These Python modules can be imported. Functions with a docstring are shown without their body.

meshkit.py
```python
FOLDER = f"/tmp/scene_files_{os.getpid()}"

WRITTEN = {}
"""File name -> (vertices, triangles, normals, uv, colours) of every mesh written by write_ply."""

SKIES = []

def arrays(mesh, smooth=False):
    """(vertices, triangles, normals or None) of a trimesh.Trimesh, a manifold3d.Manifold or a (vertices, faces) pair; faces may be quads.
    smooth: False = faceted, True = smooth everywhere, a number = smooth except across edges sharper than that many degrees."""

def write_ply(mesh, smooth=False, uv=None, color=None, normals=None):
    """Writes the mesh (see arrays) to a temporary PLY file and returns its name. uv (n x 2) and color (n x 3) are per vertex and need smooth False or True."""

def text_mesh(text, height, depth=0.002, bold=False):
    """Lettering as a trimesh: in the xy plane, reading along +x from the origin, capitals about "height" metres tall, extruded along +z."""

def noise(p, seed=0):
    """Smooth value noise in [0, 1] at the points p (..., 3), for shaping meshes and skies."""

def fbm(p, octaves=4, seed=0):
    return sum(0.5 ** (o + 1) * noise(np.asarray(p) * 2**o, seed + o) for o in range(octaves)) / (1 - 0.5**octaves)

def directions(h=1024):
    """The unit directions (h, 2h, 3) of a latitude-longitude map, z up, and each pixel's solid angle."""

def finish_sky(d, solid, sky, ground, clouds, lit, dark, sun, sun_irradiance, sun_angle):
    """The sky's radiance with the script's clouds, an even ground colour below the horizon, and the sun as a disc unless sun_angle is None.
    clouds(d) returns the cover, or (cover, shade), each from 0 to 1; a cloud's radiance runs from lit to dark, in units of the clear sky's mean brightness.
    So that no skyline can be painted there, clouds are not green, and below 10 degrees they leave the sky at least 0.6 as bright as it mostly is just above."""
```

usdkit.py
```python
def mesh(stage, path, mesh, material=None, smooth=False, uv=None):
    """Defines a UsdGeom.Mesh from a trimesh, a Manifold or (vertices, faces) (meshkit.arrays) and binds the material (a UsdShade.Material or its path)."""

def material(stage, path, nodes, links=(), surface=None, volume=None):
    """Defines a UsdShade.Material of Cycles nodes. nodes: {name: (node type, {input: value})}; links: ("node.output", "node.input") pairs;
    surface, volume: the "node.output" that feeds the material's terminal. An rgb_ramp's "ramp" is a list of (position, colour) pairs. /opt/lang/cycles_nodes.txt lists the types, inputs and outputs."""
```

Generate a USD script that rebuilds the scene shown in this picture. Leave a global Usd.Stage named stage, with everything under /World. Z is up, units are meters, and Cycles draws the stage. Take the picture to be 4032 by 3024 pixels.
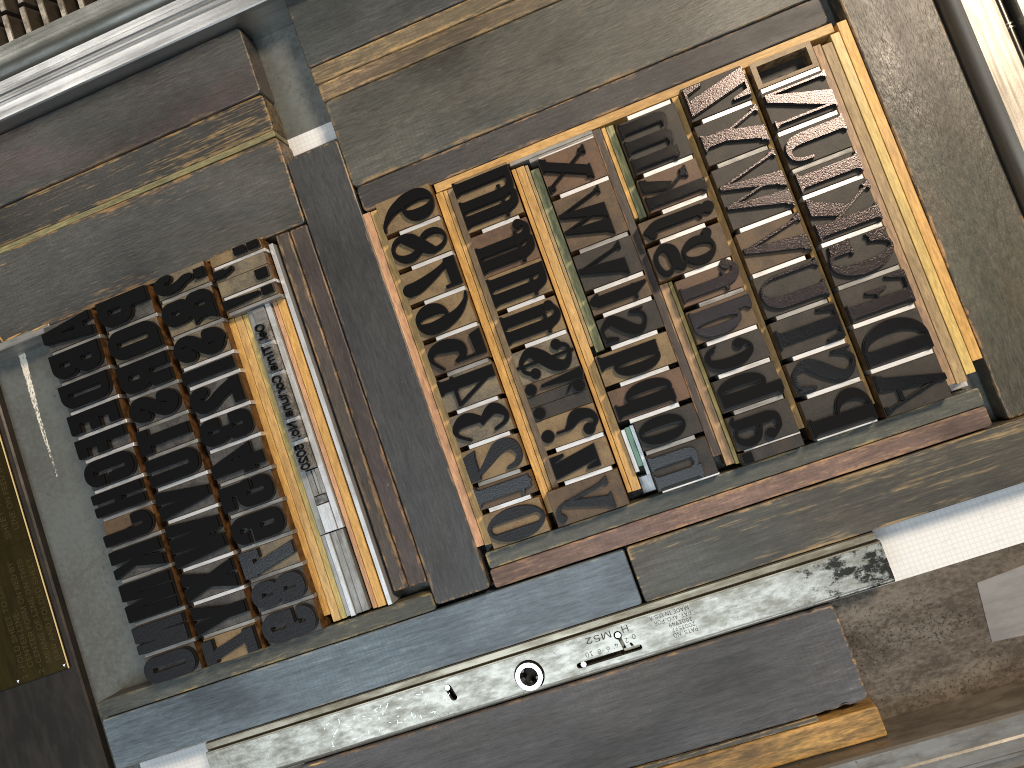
import math, random
import numpy as np, trimesh, usdkit, meshkit
from pxr import Usd, UsdGeom, UsdLux, UsdShade, Gf, Sdf, Vt

stage = Usd.Stage.CreateInMemory()
UsdGeom.SetStageUpAxis(stage, UsdGeom.Tokens.z); UsdGeom.SetStageMetersPerUnit(stage, 1.0)
world = UsdGeom.Xform.Define(stage, '/World'); stage.SetDefaultPrim(world.GetPrim())
UsdGeom.Scope.Define(stage, '/World/Looks')
rng = np.random.default_rng(7); random.seed(7)
MM = .001

# ---------------------------------------------------------------- camera: hand-held over the press bed, 340 mm above it
cam = UsdGeom.Camera.Define(stage, '/World/camera')
RIGHT, UP, BACK = (0.931299, -0.332238, -0.149329), (0.339719, 0.940140, 0.026986), (0.131424, -0.075862, 0.988419)
cam.AddTransformOp().Set(Gf.Matrix4d(*RIGHT, 0, *UP, 0, *BACK, 0, 0, 0, .340, 1))
cam.CreateFocalLengthAttr(36 * 3028 / 4032); cam.CreateHorizontalApertureAttr(36.0); cam.CreateVerticalApertureAttr(27.0)
cam.CreateClippingRangeAttr(Gf.Vec2f(.02, 50)); cam.CreateExposureAttr(0.12)
cam.CreateFStopAttr(0.0)

# ---------------------------------------------------------------- lamps of the workshop
def lamp(name, pos, aim, w, h, power, col):
    l = UsdLux.RectLight.Define(stage, '/World/' + name)
    l.CreateWidthAttr(w); l.CreateHeightAttr(h); l.CreateIntensityAttr(power); l.CreateNormalizeAttr(True); l.CreateColorAttr(Gf.Vec3f(*col))
    z = np.array(pos, float) - np.array(aim, float); z /= np.linalg.norm(z)
    x = np.cross([0, 1, .01], z); x /= np.linalg.norm(x); y = np.cross(z, x)
    l.AddTransformOp().Set(Gf.Matrix4d(*x, 0, *y, 0, *z, 0, *pos, 1))
lamp('work_lamp', (.64, .52, 1.02), (.02, .03, 0), .30, .22, 5.6, (1.0, .83, .64))
lamp('ceiling_tube', (-.42, -.52, 1.75), (0, 0, 0), 1.7, .95, 5.4, (.80, .91, 1.0))
lamp('ceiling_tube_001', (-1.35, 1.55, 1.9), (0, 0, 0), 1.25, .45, 2.8, (1.0, .98, .94))
lamp('front_tube', (.1, -2.3, 1.25), (0, 0, 0), 2.2, .7, 5.0, (.86, .93, 1.0))
lamp('ceiling_panel', (.2, .1, 2.6), (.2, .1, 0), 4.2, 4.2, 1.2, (1.0, .97, .92))

# ---------------------------------------------------------------- materials
G = {}
def tex(n, L, out, axis, along, across, detail=3, rough=.55, seed=0., scale=1.0, dist=0.):
    """noise drawn out along an axis ('x', 'y' or '' for none); along / across = features per metre"""
    s = {'x': (along, across, across), 'y': (across, along, across), '': (across, across, across)}[axis]
    n['m' + out] = ('mapping', {'scale': s, 'location': (seed, seed * 1.7, seed * .3)})
    n[out] = ('noise_texture', {'scale': scale, 'detail': detail, 'roughness': rough, 'distortion': dist})
    L += [('co.vector', f'm{out}.vector'), (f'm{out}.vector', f'{out}.vector')]
def base_nodes():
    n = {'geo': ('geometry', {}), 'oi': ('object_info', {}), 'off': ('combine_xyz', {}), 'k': ('math', {'math_type': 'multiply', 'value2': 7.3}), 'co': ('vector_math', {'math_type': 'add'})}
    L = [('oi.random', 'k.value1'), ('k.value', 'off.z'), ('geo.position', 'co.vector1'), ('off.vector', 'co.vector2')]
    return n, L
def rng_(n, L, name, src, a, b, c=0., d=1.):
    n[name] = ('map_range', {'from_min': a, 'from_max': b, 'to_min': c, 'to_max': d, 'clamp': True}); L.append((src, f'{name}.value'))
def mth(n, L, name, kind, a, b, clamp=False):
    v = {'math_type': kind, 'use_clamp': clamp}
    for i, s in ((1, a), (2, b)):
        if isinstance(s, str): L.append((s, f'{name}.value{i}'))
        else: v[f'value{i}'] = s
    n[name] = ('math', v)
def mixc(n, L, name, fac, a, b, kind='mix'):
    v = {'blend_type': kind}
    for k, s in (('fac', fac), ('a', a), ('b', b)):
        if isinstance(s, str): L.append((s, f'{name}.{k}'))
        else: v[k] = s
    n[name] = ('mix_color', v)

def wood(name, raw, stain, axis, show=.45, soft=.18, tint=None, tint_at=.58, rough=.5, fine=1150., along=120., wear=1.0, bump=.35, streak=.55, spec=.4, patina=.45, saw=.09, gv=(.70, 1.28)):
    """raw wood under years of ink: 'show' is how much raw wood comes through"""
    n, L = base_nodes()
    tex(n, L, 'grain', axis, along, fine, 4, .6)
    tex(n, L, 'blot', axis, 14, 42, 5, .62, 3.1)
    tex(n, L, 'fleck', axis, 260, 1500, 2, .5, 5.7)
    tex(n, L, 'hue', axis, 9, 26, 4, .55, 9.3)
    tex(n, L, 'chip', axis, 90, 360, 6, .72, 2.2)
    tex(n, L, 'pat', axis, 16, 26, 5, .6, 6.6)
    mth(n, L, 'g0', 'subtract', 'grain.fac', .5); mth(n, L, 'g1', 'multiply', 'g0.value', streak)
    mth(n, L, 'b1', 'add', 'blot.fac', 'g1.value')
    n['at'] = ('attribute', {'attribute': 'wear'})
    rng_(n, L, 'chipm', 'chip.fac', .42, .62)
    mth(n, L, 'w1', 'multiply', 'at.fac', 'chipm.result'); mth(n, L, 'w2', 'multiply', 'w1.value', .55 * wear)
    mth(n, L, 'fl0', 'subtract', 'fleck.fac', .5); mth(n, L, 'fl1', 'multiply', 'fl0.value', .28); mth(n, L, 'b3', 'add', 'b1.value', 'fl1.value')
    mth(n, L, 'b2', 'add', 'b3.value', 'w2.value')
    rng_(n, L, 'f', 'b2.value', 1.1 - show - soft, 1.1 - show + soft)
    stc = stain
    if tint is not None:
        rng_(n, L, 'tf', 'hue.fac', tint_at - .1, tint_at + .12, 0, .85)
        mixc(n, L, 'st', 'tf.result', stain, tint); stc = 'st.result'
    mixc(n, L, 'c0', 'f.result', stc, raw)
    rng_(n, L, 'e0', 'at.fac', .62, .98); rng_(n, L, 'e1', 'chip.fac', .46, .64); mth(n, L, 'e2', 'multiply', 'e0.result', 'e1.result'); rng_(n, L, 'e3', 'pat.fac', .44, .62, .08, 1.); mth(n, L, 'e4', 'multiply', 'e2.value', 'e3.result'); mth(n, L, 'e', 'multiply', 'e4.value', min(.9, .8 * wear))
    mixc(n, L, 'ce', 'e.value', 'c0.result', tuple(min(.6, q * g) for q, g in zip(raw, (1.55, 1.3, 1.0))))
    tex(n, L, 'nick', axis, 160, 330, 6, .7, 11.7); rng_(n, L, 'nk', 'nick.fac', .69, .73, 0, .5); mixc(n, L, 'cn', 'nk.result', 'ce.result', (.36, .31, .24))
    rng_(n, L, 'v', 'grain.fac', .28, .72, gv[0], gv[1])
    rng_(n, L, 'v2', 'fleck.fac', .3, .7, .82, 1.16)
    rng_(n, L, 'v3', 'pat.fac', .32, .68, 1 - patina, 1 + patina * .75)
    n['wav'] = ('wave_texture', {'bands_direction': axis or 'x', 'scale': 150., 'distortion': 5., 'detail': 2., 'detail_scale': .35}); L.append(('co.vector', 'wav.vector'))
    rng_(n, L, 'sawm', 'pat.fac', .46, .62, 0, saw); mth(n, L, 'sw', 'multiply', 'wav.fac', 'sawm.result'); mth(n, L, 'v4', 'subtract', 1.03, 'sw.value')
    mth(n, L, 'va', 'multiply', 'v.result', 'v2.result'); mth(n, L, 'vb', 'multiply', 'va.value', 'v3.result'); mth(n, L, 'vv', 'multiply', 'vb.value', 'v4.value')
    n['vc'] = ('combine_color', {}); L += [('vv.value', 'vc.r'), ('vv.value', 'vc.g'), ('vv.value', 'vc.b')]
    mixc(n, L, 'c1', 1.0, 'cn.result', 'vc.color', 'multiply')
    rng_(n, L, 'r', 'blot.fac', .3, .7, rough - .1, rough + .12)
    mth(n, L, 'h', 'add', 'grain.fac', 'fleck.fac')
    n['bp'] = ('bump', {'strength': bump, 'distance': .00022}); L.append(('h.value', 'bp.height'))
    n['p'] = ('principled_bsdf', {'specular_ior_level': spec}); L += [('c1.result', 'p.base_color'), ('r.result', 'p.roughness'), ('bp.normal', 'p.normal')]
    G[name] = usdkit.material(stage, '/World/Looks/' + name, n, L, surface='p.BSDF')

def typewood(name, top, dark, side, amt=.5, rough=.5):
    """end-grain block of wood type: inky shoulder on top, rawer sides"""
    n, L = base_nodes()
    tex(n, L, 'blot', '', 60, 130, 4, .6, 1.3); tex(n, L, 'speck', '', 500, 1300, 3, .6, 4.2); tex(n, L, 'sgr', '', 90, 300, 3, .6, 8.1)
    mth(n, L, 's0', 'subtract', 'speck.fac', .5); mth(n, L, 's1', 'multiply', 's0.value', .7); mth(n, L, 's2', 'add', 'blot.fac', 's1.value')
    rng_(n, L, 'f', 's2.value', 1 - amt - .2, 1 - amt + .2)
    mixc(n, L, 'ct', 'f.result', dark, top)
    rng_(n, L, 'sf', 'sgr.fac', .4, .65); mixc(n, L, 'cs', 'sf.result', side, tuple(.28 * x for x in side))
    n['sep'] = ('separate_xyz', {}); L.append(('geo.true_normal', 'sep.vector')); rng_(n, L, 'up', 'sep.z', .5, .8)
    mixc(n, L, 'c', 'up.result', 'cs.result', 'ct.result')
    n['bp'] = ('bump', {'strength': .3, 'distance': .00015}); L.append(('speck.fac', 'bp.height'))
    n['p'] = ('principled_bsdf', {'roughness': rough, 'specular_ior_level': .35}); L += [('c.result', 'p.base_color'), ('bp.normal', 'p.normal')]
    G[name] = usdkit.material(stage, '/World/Looks/' + name, n, L, surface='p.BSDF')

def ink(name, col, rough, scale, strength, dist, spec=.5, scratch=0., tint=None):
    n, L = base_nodes()
    tex(n, L, 'a', '', 1, scale, 3, .7, 1.9)
    h = 'a.fac'
    if scratch:
        n['rot'] = ('mapping', {'rotation': (0, 0, scratch), 'scale': (260, 1900, 400)}); n['s'] = ('noise_texture', {'scale': 1., 'detail': 2.})
        L += [('co.vector', 'rot.vector'), ('rot.vector', 's.vector')]; mth(n, L, 'hh', 'multiply_add', 's.fac', 1.6); L.append(('a.fac', 'hh.value3')); h = 'hh.value'
    n['bp'] = ('bump', {'strength': strength, 'distance': dist}); L.append((h, 'bp.height'))
    n['p'] = ('principled_bsdf', {'base_color': col, 'roughness': rough, 'specular_ior_level': spec, 'specular_tint': tint or (1, 1, 1)}); L.append(('bp.normal', 'p.normal'))
    G[name] = usdkit.material(stage, '/World/Looks/' + name, n, L, surface='p.BSDF')

def metal(name, col, dark, rough, amt, axis='', along=30., across=300., metallic=1.0, bump=.15, big=40., spec=.5, lo=None, fleck=None, soft=.14, end=None):
    """worn metal: 'amt' of tarnish"""
    n, L = base_nodes()
    tex(n, L, 'big', axis, big * .5, big, 5, .65, 2.7); tex(n, L, 'fine', axis, along, across, 4, .65, 6.1); tex(n, L, 'pit', '', 1, across * 1.7, 3, .6, 1.1)
    mth(n, L, 'q0', 'subtract', 'fine.fac', .5); mth(n, L, 'q1', 'multiply', 'q0.value', .8); mth(n, L, 'q', 'add', 'big.fac', 'q1.value')
    rng_(n, L, 'f', 'q.value', 1 - amt - soft, 1 - amt + soft)
    mixc(n, L, 'c', 'f.result', col, dark); cc = 'c.result'
    if fleck is not None:
        tex(n, L, 'pm', axis, 25, 40, 3, .6, 14.); rng_(n, L, 'pmr', 'pm.fac', .36, .62, -.07, .05); mth(n, L, 'ps', 'add', 'pit.fac', 'pmr.result'); rng_(n, L, 'pf', 'ps.value', fleck, fleck + .08, 0, .85); mixc(n, L, 'c2', 'pf.result', 'c.result', tuple(.4 * x for x in dark)); cc = 'c2.result'
    if end:      # old paint left at one end
        n['px'] = ('separate_xyz', {}); L.append(('geo.position', 'px.vector')); rng_(n, L, 'ex', 'px.x', end[0], end[1], -.22, end[2])
        tex(n, L, 'fl', axis, 90, 130, 6, .72, 4.4); mth(n, L, 'qe', 'add', 'fl.fac', 'ex.result'); rng_(n, L, 'pe', 'qe.value', .56, .63); mixc(n, L, 'c3', 'pe.result', cc, (.030, .029, .024)); cc = 'c3.result'
    rng_(n, L, 'r', 'q.value', .3, .8, rough - .08, rough + .14)
    mth(n, L, 'hh', 'add', 'fine.fac', 'pit.fac')
    n['bp'] = ('bump', {'strength': bump, 'distance': .00015}); L.append(('hh.value', 'bp.height'))
    n['p'] = ('principled_bsdf', {'metallic': metallic, 'specular_ior_level': spec}); L += [(cc, 'p.base_color'), ('r.result', 'p.roughness'), ('bp.normal', 'p.normal')]
    G[name] = usdkit.material(stage, '/World/Looks/' + name, n, L, surface='p.BSDF')

def plain(name, col, rough=.6, metallic=0., spec=.4):
    G[name] = usdkit.material(stage, '/World/Looks/' + name, {'p': ('principled_bsdf', {'base_color': col, 'roughness': rough, 'metallic': metallic, 'specular_ior_level': spec})}, [], surface='p.BSDF')
# ---------------------------------------------------------------- letter shapes (mm; x = reading direction, y = up)
from shapely.geometry import Polygon, box as sbox, Point, LineString
from shapely.ops import unary_union as UU
from shapely import affinity as AF

def pg(*p): return Polygon(p).buffer(0)
def bx2(x0, y0, x1, y1): return sbox(min(x0, x1), min(y0, y1), max(x0, x1), max(y0, y1))
def el(cx, cy, rx, ry, e=2.0):
    a = np.linspace(0, 2 * np.pi, 56, endpoint=False); c, s = np.cos(a), np.sin(a)
    return Polygon(np.c_[cx + rx * np.sign(c) * np.abs(c) ** (2 / e), cy + ry * np.sign(s) * np.abs(s) ** (2 / e)]).buffer(0)
def rr(x0, y0, x1, y1, r):
    r = min(r, (x1 - x0) / 2 - .01, (y1 - y0) / 2 - .01)
    return sbox(x0 + r, y0 + r, x1 - r, y1 - r).buffer(r, 10)
def cr(pts, n=10):
    p = np.array(pts, float)
    if len(p) < 3: return np.array([p[0] + (p[-1] - p[0]) * t for t in np.linspace(0, 1, n)])
    q = np.vstack([2 * p[0] - p[1], p, 2 * p[-1] - p[-2]]); out = []
    for i in range(1, len(q) - 2):
        for t in np.linspace(0, 1, n, endpoint=False):
            a, b, c, d = q[i - 1], q[i], q[i + 1], q[i + 2]
            out.append(.5 * (2 * b + (c - a) * t + (2 * a - 5 * b + 4 * c - d) * t * t + (3 * b - a - 3 * c + d) * t ** 3))
    return np.array(out + [p[-1]])
def st(*p):
    """a stroke: points (x, y, width), smooth, swelling and thinning"""
    q = cr(p); xy, w = q[:, :2], np.maximum(q[:, 2], .35)
    return UU([UU([Point(xy[i]).buffer(w[i] / 2, 8), Point(xy[i + 1]).buffer(w[i + 1] / 2, 8)]).convex_hull for i in range(len(xy) - 1)])
def ball(x, y, r): return Point(x, y).buffer(r, 12)
def ser(x0, x1, y, s=1.1, d=1, h=.55, k=2.0):
    """a bracketed serif under (d=1) or over (d=-1) a stem from x0 to x1 that ends at y"""
    a = np.linspace(0, np.pi / 2, 7); o = [(x0, y + d * (h + k))]
    o += [(x0 - s * (1 - np.cos(t)), y + d * (h + k * (1 - np.sin(t)))) for t in a[1:]]
    o += [(x0 - s, y), (x1 + s, y)]
    o += [(x1 + s * (1 - np.cos(t)), y + d * (h + k * (1 - np.sin(t)))) for t in a[::-1]]
    return Polygon(o).buffer(0)
def stem(x, y0, y1, t, b=1, u=1, s=1.1):
    g = [bx2(x, y0, x + t, y1)]
    if b: g.append(ser(x, x + t, y0, s))
    if u: g.append(ser(x, x + t, y1, s, -1))
    return UU(g)
def dia(x0, y0, x1, y1, t):
    return pg((x0, y0), (x0 + t, y0), (x1 + t, y1), (x1, y1))
def half(g, x0, y0, x1, y1): return g.intersection(bx2(x0, y0, x1, y1))

HC_, HX = 24.6, 19.2
def roman(c, w):
    """Wide-serifed display roman, 6-line. w = width of the face in mm."""
    H, X, T, t = HC_, HX, 4.5, .85
    D = 1.1
    if c == 'A':
        m = w * .5
        return UU([dia(D + .2, 0, m - .6, H, t), pg((m - 1.6, H), (m + .6, H), (w - D, 0), (w - D - T - .9, 0)), bx2(w * .25, 6.6, w * .7, 7.6), ser(D + .2, D + .2 + t, 0, D), ser(w - D - T, w - D, 0, D)])
    if c == 'D':
        o = el(D + T, H / 2, w - D - T, H / 2).difference(el(D + T - .5, H / 2, w - D - T - T + .5, H / 2 - t))
        return UU([stem(D, 0, H, T, s=1), half(o, D + T, 0, w, H)])
    if c == 'F':
        return UU([stem(D, 0, H, T), bx2(D, H - t, w, H), pg((w - 2.6, H - t), (w, H - t), (w, H - 7), (w - .5, H - 7)), bx2(D + T, 12, w * .72, 12.8), pg((w * .72, 8.6), (w * .72, 16.2), (w * .72 - .7, 16.2), (w * .72 - 1.8, 12.8), (w * .72 - 1.8, 12), (w * .72 - .7, 8.6))])
    if c == 'G':
        o = el(w * .52, H / 2, w * .52, H / 2).difference(el(w * .56, H / 2, w * .56 - T - .2, H / 2 - t))
        o = o.difference(bx2(w * .66, 8.6, w + 2, 17))
        return UU([o, pg((w - T, 1), (w, 1.8), (w, 9.6), (w - T, 9.6)), bx2(w - T - 1.1, 9.0, w + .6, 9.9), pg((w - .9, 16.4), (w, 16.4), (w, H), (w - .7, H - .4), (w - 2.6, H - 3))])
    if c == 'I': return stem(w / 2 - T / 2 - .2, 0, H, T + .4, s=(w - T) / 2)
    if c == 'J':
        x = w - D - T
        return UU([stem(x, 7, H, T, 0, 1), st((x + T - T / 2, 8, T), (x + 1.6, 3.6, 3.9), (w * .48, 1.1, 2.0), (w * .24, 1.5, 1.3), (1.1, 4.6, 1.3), (.8, 9.0, 1.1))])
    if c == 'K':
        x = D + T
        return UU([stem(D, 0, H, T), st((x, 8.5, t), (w - 2.2, H - .6, t)), ser(w - 3.2, w - 1.5, H, .9, -1), pg((x + .9, 11.2), (x + 4.2, 15.2), (w - .4, 0), (w - .6 - T - 1.6, 0)), ser(w - T - .9, w - .6, 0, .6)])
    if c == 'N':
        return UU([stem(D, 0, H, t, 1, 0), bx2(0, H - .6, D + 2, H), stem(w - D - t, 0, H, t, 0, 1), pg((D - .3, H), (D + T + 1.3, H), (w - D, 0), (w - D - 3.0, 0), (D - .3, H - 1.0))])
    if c == 'P':
        o = el(D + T, H - 6.8, w - D - T, 6.8).difference(el(D + T, H - 6.8, w - D - 2 * T + .3, 6.0))
        return UU([stem(D, 0, H, T + .6), half(o, D + T, 0, w, H)])
    if c == 'S':
        return UU([st((w - 1.0, H - 5.4, .9), (w * .74, H - 1.1, 1.0), (w * .45, H - .7, 1.2), (w * .17, H - 4.0, 2.8), (w * .26, H - 8.6, 4.6), (w * .62, 10.6, 5.2), (w * .85, 6.4, 3.6), (w * .66, 1.5, 1.6), (w * .4, .7, 1.0), (w * .2, 1.7, .9), (.9, 6.2, .9)), pg((w - 1.2, H - 7), (w - .2, H - 7), (w - .4, H), (w - 1.6, H - 3)), pg((.3, 7.4), (1.2, 7.4), (2.6, 3), (.5, 0))])
    if c == 'T':
        m = w / 2
        return UU([stem(m - T / 2, 0, H, T, 1, 0, 1.6), bx2(.5, H - t, w - .5, H), pg((.2, H), (2.4, H - t), (1, H - 6.5), (0, H - 6.5)), pg((w - .2, H), (w - 2.4, H - t), (w - 1, H - 6.5), (w, H - 6.5)), pg((m - T / 2, H - t), (m + T / 2, H - t), (m + T / 2 + 2, H), (m - T / 2 - 2, H))])
    if c == 'U':
        o = el(w * .5, 8, w * .5 - D, 8).difference(el(w * .5 + T / 2 - t / 2, 8, w * .5 - D - T / 2 - t / 2, 7.0))
        return UU([stem(D, 8, H, T, 0, 1), stem(w - D - t, 8, H, t, 0, 1, 1.3), half(o, 0, 0, w, 8.01)])
    if c == 'V':
        m = w * .53
        return UU([pg((D, H), (D + T + 1.1, H), (m + 1.1, 0), (m - .9, 0)), dia(m - .3, .4, w - D - t - .2, H, t), ser(D, D + T, H, D, -1), ser(w - D - t, w - D, H, D, -1)])
    if c == 'W':
        return UU([pg((D, H), (D + T + 1, H), (w * .37, 0), (w * .31, 0)), dia(w * .325, .4, w * .5, H * .8, t), pg((w * .38, H), (w * .38 + T + 1, H), (w * .71, 0), (w * .645, 0)), dia(w * .66, .4, w - D - t, H, t), ser(D, D + T, H, D, -1), ser(w * .38, w * .38 + T, H, .8, -1), ser(w - D - t, w - D, H, D, -1)])
    if c == 'Y':
        m = w * .52
        return UU([stem(m - T / 2, 0, 11, T, 1, 0, 1.3), pg((D, H), (D + T + .9, H), (m + T / 2, 9), (m - T / 2, 9)), st((m + 1.2, 10.5, t), (w - 1.7, H - .2, t)), ser(D, D + T, H, D, -1), ser(w - 2.2, w - 1.3, H, D, -1)])
    if c == 'Z':
        return UU([pg((.8, 0), (T + 2.3, 0), (w - .6, H), (w - T - 2.1, H)), bx2(1.2, H - t, w - 1, H), pg((.9, H), (3.4, H - t), (1.7, H - 7), (.9, H - 7)), bx2(1, 0, w - .8, t), pg((w - .6, 0), (w - 3.4, t), (w - 1.4, 7.4), (w - .5, 7.4))])
    # lower case
    T = 4.1
    if c in 'o':
        return el(w / 2, X / 2, w / 2, X / 2, 2.15).difference(el(w / 2, X / 2, w / 2 - T + .1, X / 2 - 1.0, 2.4))
    if c == '0':
        return el(w / 2, H / 2, w / 2, H / 2).difference(rr(w * .34, 1.2, w * .66, H - 1.2, 2))
    def arch(x0, x1, b=1, h=X):   # shoulder from a stem at x0 to a stem at x1
        return UU([stem(x1, 0, h - 3.4, T, b, 0, .9), st((x0 + T - .6, h - 4.2, .8), (x0 + T + 1.0, h - 1.5, 1.4), (x1 + T * .35, h - 1.5, 3.0), (x1 + T / 2, h - 4.4, T))])
    def head(x, y=X): return UU([pg((x - 1.2, y - .6), (x - 1.2, y - 1.2), (x, y - 2.2), (x + T, y - 3), (x + T, y)), bx2(x, y - 5, x + T, y)])
    if c == 'n':
        return UU([stem(.9, 0, X - .5, T, 1, 0, .9), head(.9), arch(.9, w - .9 - T)])
    if c == 'm':
        g = (w - 1.8 - 3 * T) / 2
        return UU([stem(.9, 0, X - .5, T, 1, 0, .8), head(.9), arch(.9, .9 + T + g), arch(.9 + T + g, w - .9 - T)])
    def bowl(x0, x1, y0, y1, lt, rt):
        return el((x0 + x1) / 2, (y0 + y1) / 2, (x1 - x0) / 2, (y1 - y0) / 2, 2.1).difference(el((x0 + lt + x1 - rt) / 2, (y0 + y1) / 2, (x1 - rt - x0 - lt) / 2, (y1 - y0) / 2 - 1.2, 2.2))
    if c == 'p': return UU([stem(1, -5.2, X - .5, T, 1, 0, 1), head(1), bowl(2, w, 0, X, T - .2, T)])
    if c == 'q': return UU([stem(w - 1 - T, -5.2, X, T, 1, 0, 1), pg((w - 1, X), (w - 1.4, X + .3), (w - 3, X - 3)), bowl(0, w - 2, 0, X, T, T - .2)])
    if c == 'b': return UU([stem(1, .4, H - .5, T, 0, 0), head(1, H), bowl(2, w, 0, X, T - .2, T)])
    if c == 'd': return UU([stem(w - 1 - T, 0, H - .5, T, 1, 0, .8), head(w - 1 - T, H), bowl(0, w - 2, 0, X, T, T - .2)])
    if c == 'c':
        o = el(w * .53, X / 2, w * .53, X / 2).difference(el(w * .62, X / 2, w * .62 - T - .2, X / 2 - 1.0)).difference(bx2(w * .55, 4.4, w + 3, X - 5))
        return UU([half(o, 0, 0, w, X), ball(w - 2.0, X - 4.6, 2.0), st((w * .5, 1, 1.6), (w * .8, 1.9, 1.5), (w - .4, 5.2, .7))])
    if c == 'a':
        x = w - 1.4 - T
        return UU([bx2(x, 1.2, x + T, X - 4), st((x + T / 2, 3, T), (x + T * .75, .9, 1.6), (w - .1, 1.8, .8)), st((x + T / 2, X - 4.2, T), (x + 1.4, X - 1.4, 2.6), (w * .36, X - 1.0, 1.4), (w * .16, X - 3.6, 1.8)), ball(w * .19, X - 5.0, 2.0),
                   el(w * .36, 5.4, w * .36, 5.4).difference(el(w * .46, 5.4, w * .22, 3.9)), st((w * .3, 10.3, 1.2), (x + .6, 11.6, 1))])
    def eff(x, b=1, top=1):      # an f at x with its hook to the right
        g = [stem(x, 0, H - 5, T, b, 0, .8), bx2(x - 1.6, X - 1.6, x + T + 1.9, X - .5)]
        if top: g += [st((x + T / 2, H - 6, T), (x + T * .75, H - 2.6, 3.4), (x + T + 2.2, H - 1.0, 1.9), (x + T + 4.4, H - 2.6, 1.6)), ball(x + T + 4.3, H - 4.2, 1.9)]
        return UU(g)
    def effj(x, x2): return UU([eff(x, 1, 0), st((x + T / 2, H - 6, T), (x + T * .8, H - 2.4, 3.4), (x + T + 2.6, H - 1.1, 2.2), (x2, H - 1.6, 2.0))])
    if c == 'f': return eff(1.8)
    if c == 'j': return UU([st((w - 1 - T / 2, X - .5, T), (w - 1 - T / 2, 8, T), (w - 1 - T / 2, 1, T), (w - 1.2 - T * .7, -3, 2.8), (w * .4, -4.6, 1.4), (1.7, -2.6, 1.5)), ball(1.9, -2.2, 1.9), head(w - 1 - T), ball(w - 1.2 - T / 2, H - 2.6, 2.4)])
    if c == 'k':
        return UU([stem(.9, 0, H - .5, T, 1, 0, .8), head(.9, H), st((T, 7.6, .9), (w - 2.8, X - .6, .9)), ser(w - 4.4, w - 1.6, X, .9, -1), pg((T + 1.8, 10), (T + 4.2, 12.4), (w - .6, 0), (w - 1.4 - T, 0)), ser(w - 1 - T, w - .8, 0, .6)])
    if c == 'g':
        return UU([el(w * .44, 12.9, w * .44, 6.6).difference(el(w * .44, 12.9, w * .44 - 3.3, 5.6)), st((w * .66, 17.6, 1.6), (w * .82, 18.8, 1.6)), ball(w - 1.7, 18.0, 1.8),
                   st((w * .3, 7.0, 1.2), (w * .15, 5.0, 2.2), (w * .3, 3.1, 4.0), (w * .72, 2.5, 4.4), (w * .9, -.6, 2.6), (w * .72, -3.9, 1.4), (w * .4, -4.5, 1.6), (w * .12, -2.9, 2.0), (w * .14, .2, 1.6), (w * .32, 2.0, 1.4))])
    if c == 's': return AF.affine_transform(roman('S', w), [1, 0, 0, X / H, 0, 0])
    if c == 't': return UU([bx2(1.9, 2.4, 1.9 + T, X), pg((1.9 + T, X - .6), (1.9 + T, H - .6), (1.9 + T - .8, H - .6), (2, X)), bx2(.2, X - 1.2, w - 1, X - .2), st((1.9 + T / 2, 4, T), (1.9 + T * .6, 1.6, 3.2), (w * .72, .9, 1.6), (w - .4, 3.4, .9))])
    if c == 'v': return AF.affine_transform(roman('V', w), [1, 0, 0, X / H, 0, 0])
    if c == 'w': return AF.affine_transform(roman('W', w), [1, 0, 0, X / H, 0, 0])
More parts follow.
